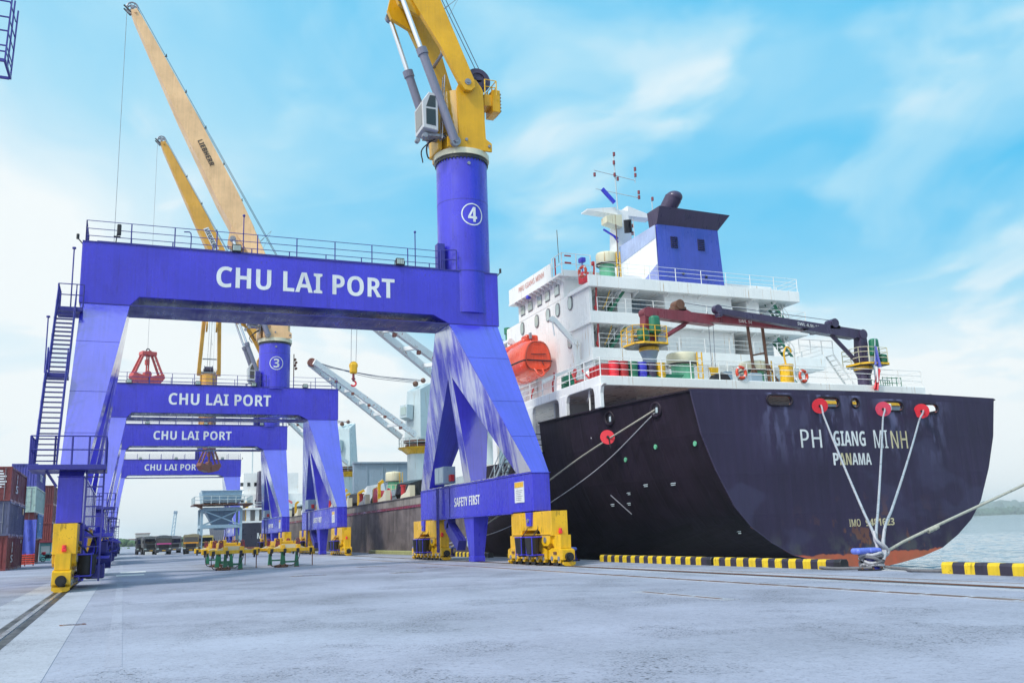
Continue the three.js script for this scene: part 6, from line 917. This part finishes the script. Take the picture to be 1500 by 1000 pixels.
// ---------------------------------------------------------------- hopper
{
  const x0 = 10.9, x1 = 16.7, zf = -150, zb = -155.6, K = M.skyBlue, h = placed('bulk_hopper', 'light blue bulk hopper on four legs standing in the yard', 'hopper', [13.8, 0, -152.8]);
  for (const [x, z] of [[x0, zf], [x1, zf], [x0, zb], [x1, zb]]) { const l = part('leg', [beamBar([x, 0, z], [x, 6.6, z], 0.36, 0.36)], K, h); part('foot', [soft(0.9, 0.16, 0.9, x, 0.08, z, 0.03)], M.rust, l); }
  for (const z of [zf, zb]) { part('cross_beam', [beamBar([x0, 3.9, z], [x1, 3.9, z], 0.4, 0.5)], K, h); part('cross_beam', [beamBar([x0, 6.5, z], [x1, 6.5, z], 0.45, 0.5)], K, h); part('brace', [beamBar([x0 + 0.2, 4.1, z], [x1 - 0.2, 6.3, z], 0.18, 0.18)], K, h); part('brace', [beamBar([x1 - 0.2, 4.1, z + 0.2], [x0 + 0.2, 6.3, z + 0.2], 0.18, 0.18)], K, h); }
  for (const x of [x0, x1]) { part('cross_beam', [beamBar([x, 3.9, zf], [x, 3.9, zb], 0.4, 0.5)], K, h); part('brace', [beamBar([x, 0.3, zf], [x, 3.7, zb], 0.16, 0.16)], K, h); }
  part('funnel', [hexa([[13, 3.4, -152], [14.6, 3.4, -152], [14.6, 3.4, -153.6], [13, 3.4, -153.6]], [[x0 + 0.3, 6.8, zf - 0.3], [x1 - 0.3, 6.8, zf - 0.3], [x1 - 0.3, 6.8, zb + 0.3], [x0 + 0.3, 6.8, zb + 0.3]])], M.hopperGrey ??= paint(0.20, 0.30, 0.42, { rough: 0.6, map: T.wear }), h);
  part('bin', [hexa([[x0 + 0.1, 7.5, zf], [x1 - 0.1, 7.5, zf], [x1 - 0.1, 7.5, zb], [x0 + 0.1, 7.5, zb]], [[x0 - 0.1, 9.3, zf + 0.3], [x1 + 0.1, 9.3, zf + 0.3], [x1 + 0.1, 9.3, zb - 0.3], [x0 - 0.1, 9.3, zb - 0.3]])], K, h);
  each('bin_rib', [7.9, 8.6, 9.25].map(y => span(x0 - 0.3, x1 + 0.3, y, y + 0.1, zf + 0.25, zf + 0.4)), K, h);
  each('walkway', [span(x0 - 1.3, x1 + 1.6, 7.15, 7.3, zf + 1.2, zb - 1), plate([[0, 0], [1.6, 0], [0, -0.7]], 0.3).translate(x1 + 0.2, 7.15, zf + 0.6), plate([[0, 0], [-1.4, 0], [0, -0.7]], 0.3).translate(x0, 7.15, zf + 0.6)], M.rust, h);
  part('handrail', rails([[x0 - 1.2, 7.3, zb], [x0 - 1.2, 7.3, zf + 1.1], [x1 + 1.5, 7.3, zf + 1.1], [x1 + 1.5, 7.3, zb]], 1.1, 1.2, 0.045), M.shipGrey, h);
}

// ---------------------------------------------------------------- lorries
function lorry(x, z, turn, cab, bed, label, band, hood) {
  const t = thing('tipper_lorry', label, 'lorry', [x, 0, z], turn, 'tipper lorries waiting under the far cranes'); t.scale.setScalar(0.88); const C = paint(...cab, { rough: 0.45, map: T.dirt }), Bd = paint(...bed, { rough: 0.7, map: T.dirt });
  const c = part('cab', [plate([[0, 0.85], [0, 1.9], [-0.14, 2.75], [-0.35, 2.95], [-1.7, 2.95], [-1.7, 0.85]], 2.4, [], 0.03).rotateY(-Math.PI / 2).translate(1.2, 0, 0)], C, t);
  part('windscreen', [hexa([[-1.05, 1.92, 0.04], [1.05, 1.92, 0.04], [1.05, 1.92, -0.02], [-1.05, 1.92, -0.02]], [[-1.0, 2.68, -0.09], [1.0, 2.68, -0.09], [1.0, 2.68, -0.15], [-1.0, 2.68, -0.15]])], M.glass, c);
  part('side_window', [span(-1.24, -1.2, 1.95, 2.6, -1.1, -0.4)], M.glass, c); part('side_window', [span(1.2, 1.24, 1.95, 2.6, -1.1, -0.4)], M.glass, c);
  part('grille', [soft(1.6, 0.6, 0.06, 0, 1.4, 0.04, 0.03), ...[0, 1, 2].map(i => span(-0.75, 0.75, 1.2 + i * 0.17, 1.27 + i * 0.17, 0.06, 0.09))], M.dark, c);
  if (band) part('colour_band', [span(-1.15, 1.15, 1.66, 1.9, 0.03, 0.05)], paint(...band, { rough: 0.5, map: null }), c);
  part('bumper', [soft(2.45, 0.5, 0.3, 0, 0.72, -0.02, 0.06)], hood ? M.dark : C, t);
  for (const a of [-0.95, 0.95]) { part('headlight', [soft(0.36, 0.2, 0.06, a, 0.95, 0.13, 0.04)], M.pane, t); part('mirror', [soft(0.2, 0.5, 0.1, a * 1.45, 2.2, -0.1, 0.04), bar([a * 1.25, 2.4, -0.15], [a * 1.42, 2.35, -0.1], 0.02)], M.dark, t); }
  part('number_plate', [span(-0.26, 0.26, 0.62, 0.74, 0.13, 0.15)], M.yellow, t);
  part('tipper_bed', [hexa([[-1.15, 1.2, -2.0], [1.15, 1.2, -2.0], [1.15, 1.2, -7.6], [-1.15, 1.2, -7.6]], [[-1.25, 2.9, -1.95], [1.25, 2.9, -1.95], [1.25, 2.9, -7.8], [-1.25, 2.9, -7.8]]), span(-1.2, 1.2, 2.9, 3.1, -1.5, -2.2)], Bd, t);
  part('load_cover', [new THREE.SphereGeometry(1, 20, 10, 0, Math.PI * 2, 0, Math.PI / 2).scale(1.2, 0.36, 2.9).translate(0, 2.9, -4.9)], Bd, t);
  part('chassis', [span(-0.45, 0.45, 0.75, 1.1, -0.4, -7.6)], M.dark, t);
  for (const [zz, dual] of [[-0.75, 0], [-5.2, 1], [-6.6, 1]]) for (const a of [-1, 1]) { const w = part('wheel', [cylX(0.52, dual ? 0.55 : 0.3, a * (dual ? 0.9 : 1.02), 0.52, zz, 22)], M.rubber, t); part('rim', [cylX(0.27, 0.03, a * 1.18, 0.52, zz, 16)], M.steel, w); }
  return t;
}
lorry(5.55, -147.5, 0, [0.045, 0.05, 0.06], [0.10, 0.11, 0.13], 'dark tipper lorry with a pink band under its windscreen', [0.6, 0.08, 0.3]);
lorry(4.0, -155, 0.06, [0.07, 0.075, 0.085], [0.14, 0.15, 0.16], 'grey tipper lorry with pale print, left of the pink banded one');
lorry(3.0, -161, 0.02, [0.05, 0.05, 0.06], [0.09, 0.09, 0.10], 'dark lorry mostly hidden at the left end of the lorry row');
lorry(8.9, -141, -0.12, [0.16, 0.13, 0.07], [0.24, 0.21, 0.14], 'lorry with an orange band under its windscreen left of the hopper leg', [0.75, 0.33, 0.02], true);
lorry(7.9, -166, 0, [0.12, 0.12, 0.15], [0.1, 0.1, 0.12], 'grey lorry seen in the gap between the pink banded and the orange one');
lorry(12.9, -165, -0.08, [0.36, 0.28, 0.08], [0.30, 0.26, 0.2], 'yellowish lorry standing behind the legs of the hopper');
lorry(-1.6, -190, 0, [0.15, 0.2, 0.22], [0.15, 0.2, 0.22], 'small distant lorry beside the far crane legs on the left');
{ const b = thing('concrete_block', 'pale concrete block on the paving in front of the grey lorry', 'block', [3.6, 0, -152.5]); part('block_body', [soft(1.0, 0.45, 0.7, 0, 0.22, 0, 0.04)], M.letter, b); const c = thing('concrete_block', 'pale concrete block on the paving in front of the pink banded lorry', 'block', [5.1, 0, -145.8]); part('block_body', [soft(1.1, 0.3, 0.7, 0, 0.15, 0, 0.04)], M.letter, c); }

// ---------------------------------------------------------------- next ship along the quay
{
  const z0 = -222, s = placed('cargo_ship', 'distant dark cargo ship with a white house moored beyond the carrier bow', 'ship', [30, -2.2, z0]);
  part('hull', [plate([[22.6, 5.6], [23.2, 1], [25.5, -1.5], [30, -2.2], [36, -2.2], [40, 0], [41.5, 5.6]], 60).translate(0, 0, z0 - 60)], paint(0.03, 0.03, 0.06, { rough: 0.6 }), s); part('boot_top', [plate([[25.2, -1.6], [24.2, 0.2], [40.4, 0.2], [36, -2.25], [30, -2.25]].reverse(), 0.05).translate(0, 0, z0 + 0.02)], M.brown, s);
  part('lettering', [text('MINH', bold, 4.2, 1.3, 0.02).translate(30.5, 2.6, z0 + 0.05)], M.letter, s);
  part('poop_bulwark', [span(22.8, 41, 5.6, 6.0, z0, z0 - 0.2), ...[23.5, 26, 28, 30, 32, 34].map(x => span(x, x + 0.9, 6.0, 8.6, z0 - 1, z0 - 1.3)), span(22.8, 41, 8.6, 9.0, z0 - 0.4, z0 - 14)], M.white, s);
  const h = part('house', [span(24.5, 40, 6, 12.4, z0 - 6, z0 - 16), span(26, 39, 12.4, 17.5, z0 - 8, z0 - 16)], M.white, s); for (let j = 0; j < 2; j++) for (let i = 0; i < 6; i++) part('window', [soft(0.7, 0.9, 0.1, 25.6 + i * 1.6, 10.6 + j * 4.2, z0 - (j ? 7.95 : 5.95), 0.1)], M.glass, h);
  part('funnel', [hexa([[28.6, 9, z0 - 2], [32.4, 9, z0 - 2], [32.4, 9, z0 - 6], [28.6, 9, z0 - 6]], [[28.9, 17.6, z0 - 2.4], [32.2, 17.6, z0 - 2.4], [32.2, 17.6, z0 - 6], [28.9, 17.6, z0 - 6]])], M.violet, s); part('exhaust', [cylY(0.4, 1.6, 30.3, 18.2, z0 - 4, 12)], M.maroon, s);
  part('store_crane', [bar([34.0, 6, z0 - 1], [33.6, 11.5, z0 - 1], 0.5, 10), beamBar([33.6, 11.3, z0 - 1], [36.5, 10.0, z0 - 1], 0.5, 0.5)], M.redBright, s); part('vent_post', [bar([26.2, 6, z0 - 2], [26.2, 10.5, z0 - 2], 0.35, 10)], M.yellow, s); part('tank', [new THREE.SphereGeometry(1.0, 16, 10).translate(31.2, 7.4, z0 - 0.8)], M.cream, s);
  part('mast', [bar([28.2, 17, z0 - 10], [28.2, 36, z0 - 10], 0.14, 6)], M.shipGrey, s); part('deck_rail', rails([[22.8, 9, z0 - 0.4], [41, 9, z0 - 0.4]], 1.2, 2.2, 0.06), M.shipGrey, s);
}
// ---------------------------------------------------------------- far away
{ const m = thing('lattice_mast', 'slim pale lattice mast leaning slightly, far behind the lorries', 'mast', [14.6, 0, -330], 0); for (const [a, b] of [[-0.5, -0.5], [0.5, -0.5], [0.5, 0.5], [-0.5, 0.5]]) part('mast_leg', [bar([a, 0, b], [1.0 + a * 0.7, 11.5, b * 0.7], 0.14, 5)], M.skyBlue, m); for (let i = 0; i < 9; i++) part('brace', [bar([-0.5 + i * 0.1, i * 1.25, 0.5], [0.55 + i * 0.1, i * 1.25 + 1.2, 0.5], 0.08, 4)], M.skyBlue, m); part('head_box', [soft(1.2, 1.0, 1.2, 1.0, 11.6, 0, 0.1)], M.slate, m); }
for (const [x, z, w, h, c, l] of [[9, -900, 22, 6, [0.6, 0.6, 0.58], 'long pale low building far beyond the yard'], [16, -930, 12, 11, [0.62, 0.58, 0.55], 'taller pale building far beyond the yard, left of the lorries'], [26, -940, 14, 8, [0.66, 0.66, 0.68], 'whitish distant building beside the tall one']]) {
  const b = thing('distant_building', l, 'building', [x, 0, z]), wall = part('wall', [span(-w / 2, w / 2, 0, h, -6, 6)], paint(...c, { rough: 0.8 }), b); part('roof', [span(-w / 2 - 0.6, w / 2 + 0.6, h, h + 0.6, -6.6, 6.6)], M.brown, b); for (let j = 0; j < Math.floor(h / 4); j++) for (let i = 0; i < Math.floor(w / 4); i++) part('window', [span(-w / 2 + 1.2 + i * 4, -w / 2 + 3 + i * 4, 1.4 + j * 4, 3.2 + j * 4, 6, 6.1)], M.slate, wall);
}
function woodland(x0, x1, z0, depth, h, n, tone, name) { // a wood seen from far: many crowns of leaf clumps joined in one mass
  const g = new THREE.IcosahedronGeometry(1, 1), m = new THREE.MeshStandardMaterial({ roughness: 1 }), inst = new THREE.InstancedMesh(g, m, n), mt = new THREE.Matrix4(), c = new THREE.Color();
  for (let i = 0; i < n; i++) { const x = lerp(x0, x1, rnd()), k = 0.55 + 0.7 * fbm((x - x0) / (x1 - x0), 0.3, 60, 4, 4, 71), hh = h * k * (0.5 + 0.5 * rnd()), r = h * (0.14 + 0.22 * rnd()); mt.compose(V(x, hh * 0.85 * rnd() - 1.5, z0 - depth * rnd()), new THREE.Quaternion().setFromEuler(new THREE.Euler(rnd() * 3, rnd() * 3, rnd() * 3)), V(r * 1.3, r * (0.6 + 0.6 * rnd()), r)); inst.setMatrixAt(i, mt); const t = 0.6 + 0.7 * rnd(); inst.setColorAt(i, c.setRGB(tone[0] * t, tone[1] * t, tone[2] * t)); }
  inst.name = name; inst.userData = { kind: 'stuff' }; scene.add(inst); return inst;
}
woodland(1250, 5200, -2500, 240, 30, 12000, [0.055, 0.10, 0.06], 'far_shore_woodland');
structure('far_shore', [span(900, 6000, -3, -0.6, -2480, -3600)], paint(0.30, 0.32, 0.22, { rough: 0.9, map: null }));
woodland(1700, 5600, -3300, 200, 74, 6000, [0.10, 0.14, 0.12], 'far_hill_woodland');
woodland(-160, 200, -840, 40, 9, 1800, [0.06, 0.12, 0.05], 'distant_trees');
woodland(-60, 60, -440, 6, 2.2, 500, [0.08, 0.16, 0.05], 'distant_bushes');
{ const b = thing('small_boat', 'tiny dark boat far out on the water near the shore', 'boat', [740, -2.2, -790], 0.4); part('boat_hull', [hexa([[-7, 0, 1.5], [7, 0, 1.5], [7, 0, -1.5], [-7, 0, -1.5]], [[-8, 1.5, 2], [9, 1.7, 1.6], [9, 1.7, -1.6], [-8, 1.5, -2]])], M.dark, b); part('boat_cabin', [soft(4, 2, 2.4, -2, 2.4, 0, 0.3)], M.maroon, b); }
// dark railed cage of a light tower at the upper left corner
{
  const c = placed('light_tower', 'dark railed work cage of a light tower in the upper left corner', 'tower', [-8.9, 0, -45]), x1 = -6.1, z1 = -44.6, z2 = -46.4, x0 = -9.4, y = 23.7;
  part('cage_floor', [beamBar([x0, y, z1], [x1, y, z1], 0.1, 0.14), beamBar([x1, y, z1], [x1 + 0.05, y, z2], 0.1, 0.12), beamBar([x0, y, z2], [x1, y, z2], 0.1, 0.12)], M.blueDark, c);
  for (const [px, pz] of [[x1, z1], [x1 + 0.05, z2], [x1, (z1 + z2) / 2], [x0, z1], [(x0 + x1) / 2, z1]]) part('cage_post', [beamBar([px, y, pz], [px + 0.1, y + 3.6, pz], 0.07, 0.07)], M.blueDark, c);
  for (const q of [0.45, 0.75, 1.5, 2.2, 3.0]) { part('cage_rail', [beamBar([x0, y + q, z1], [x1 + 0.02, y + q, z1], 0.05, 0.06)], M.blueDark, c); part('cage_rail', [beamBar([x1 + 0.02, y + q, z1], [x1 + 0.08, y + q, z2], 0.04, 0.05)], M.blueDark, c); }
  part('tower_mast', [bar([x0, 0, -45.5], [x0, y + 4, -45.5], 0.35, 14, 0.22)], M.slate, c);
}
renderer.render(scene, camera);
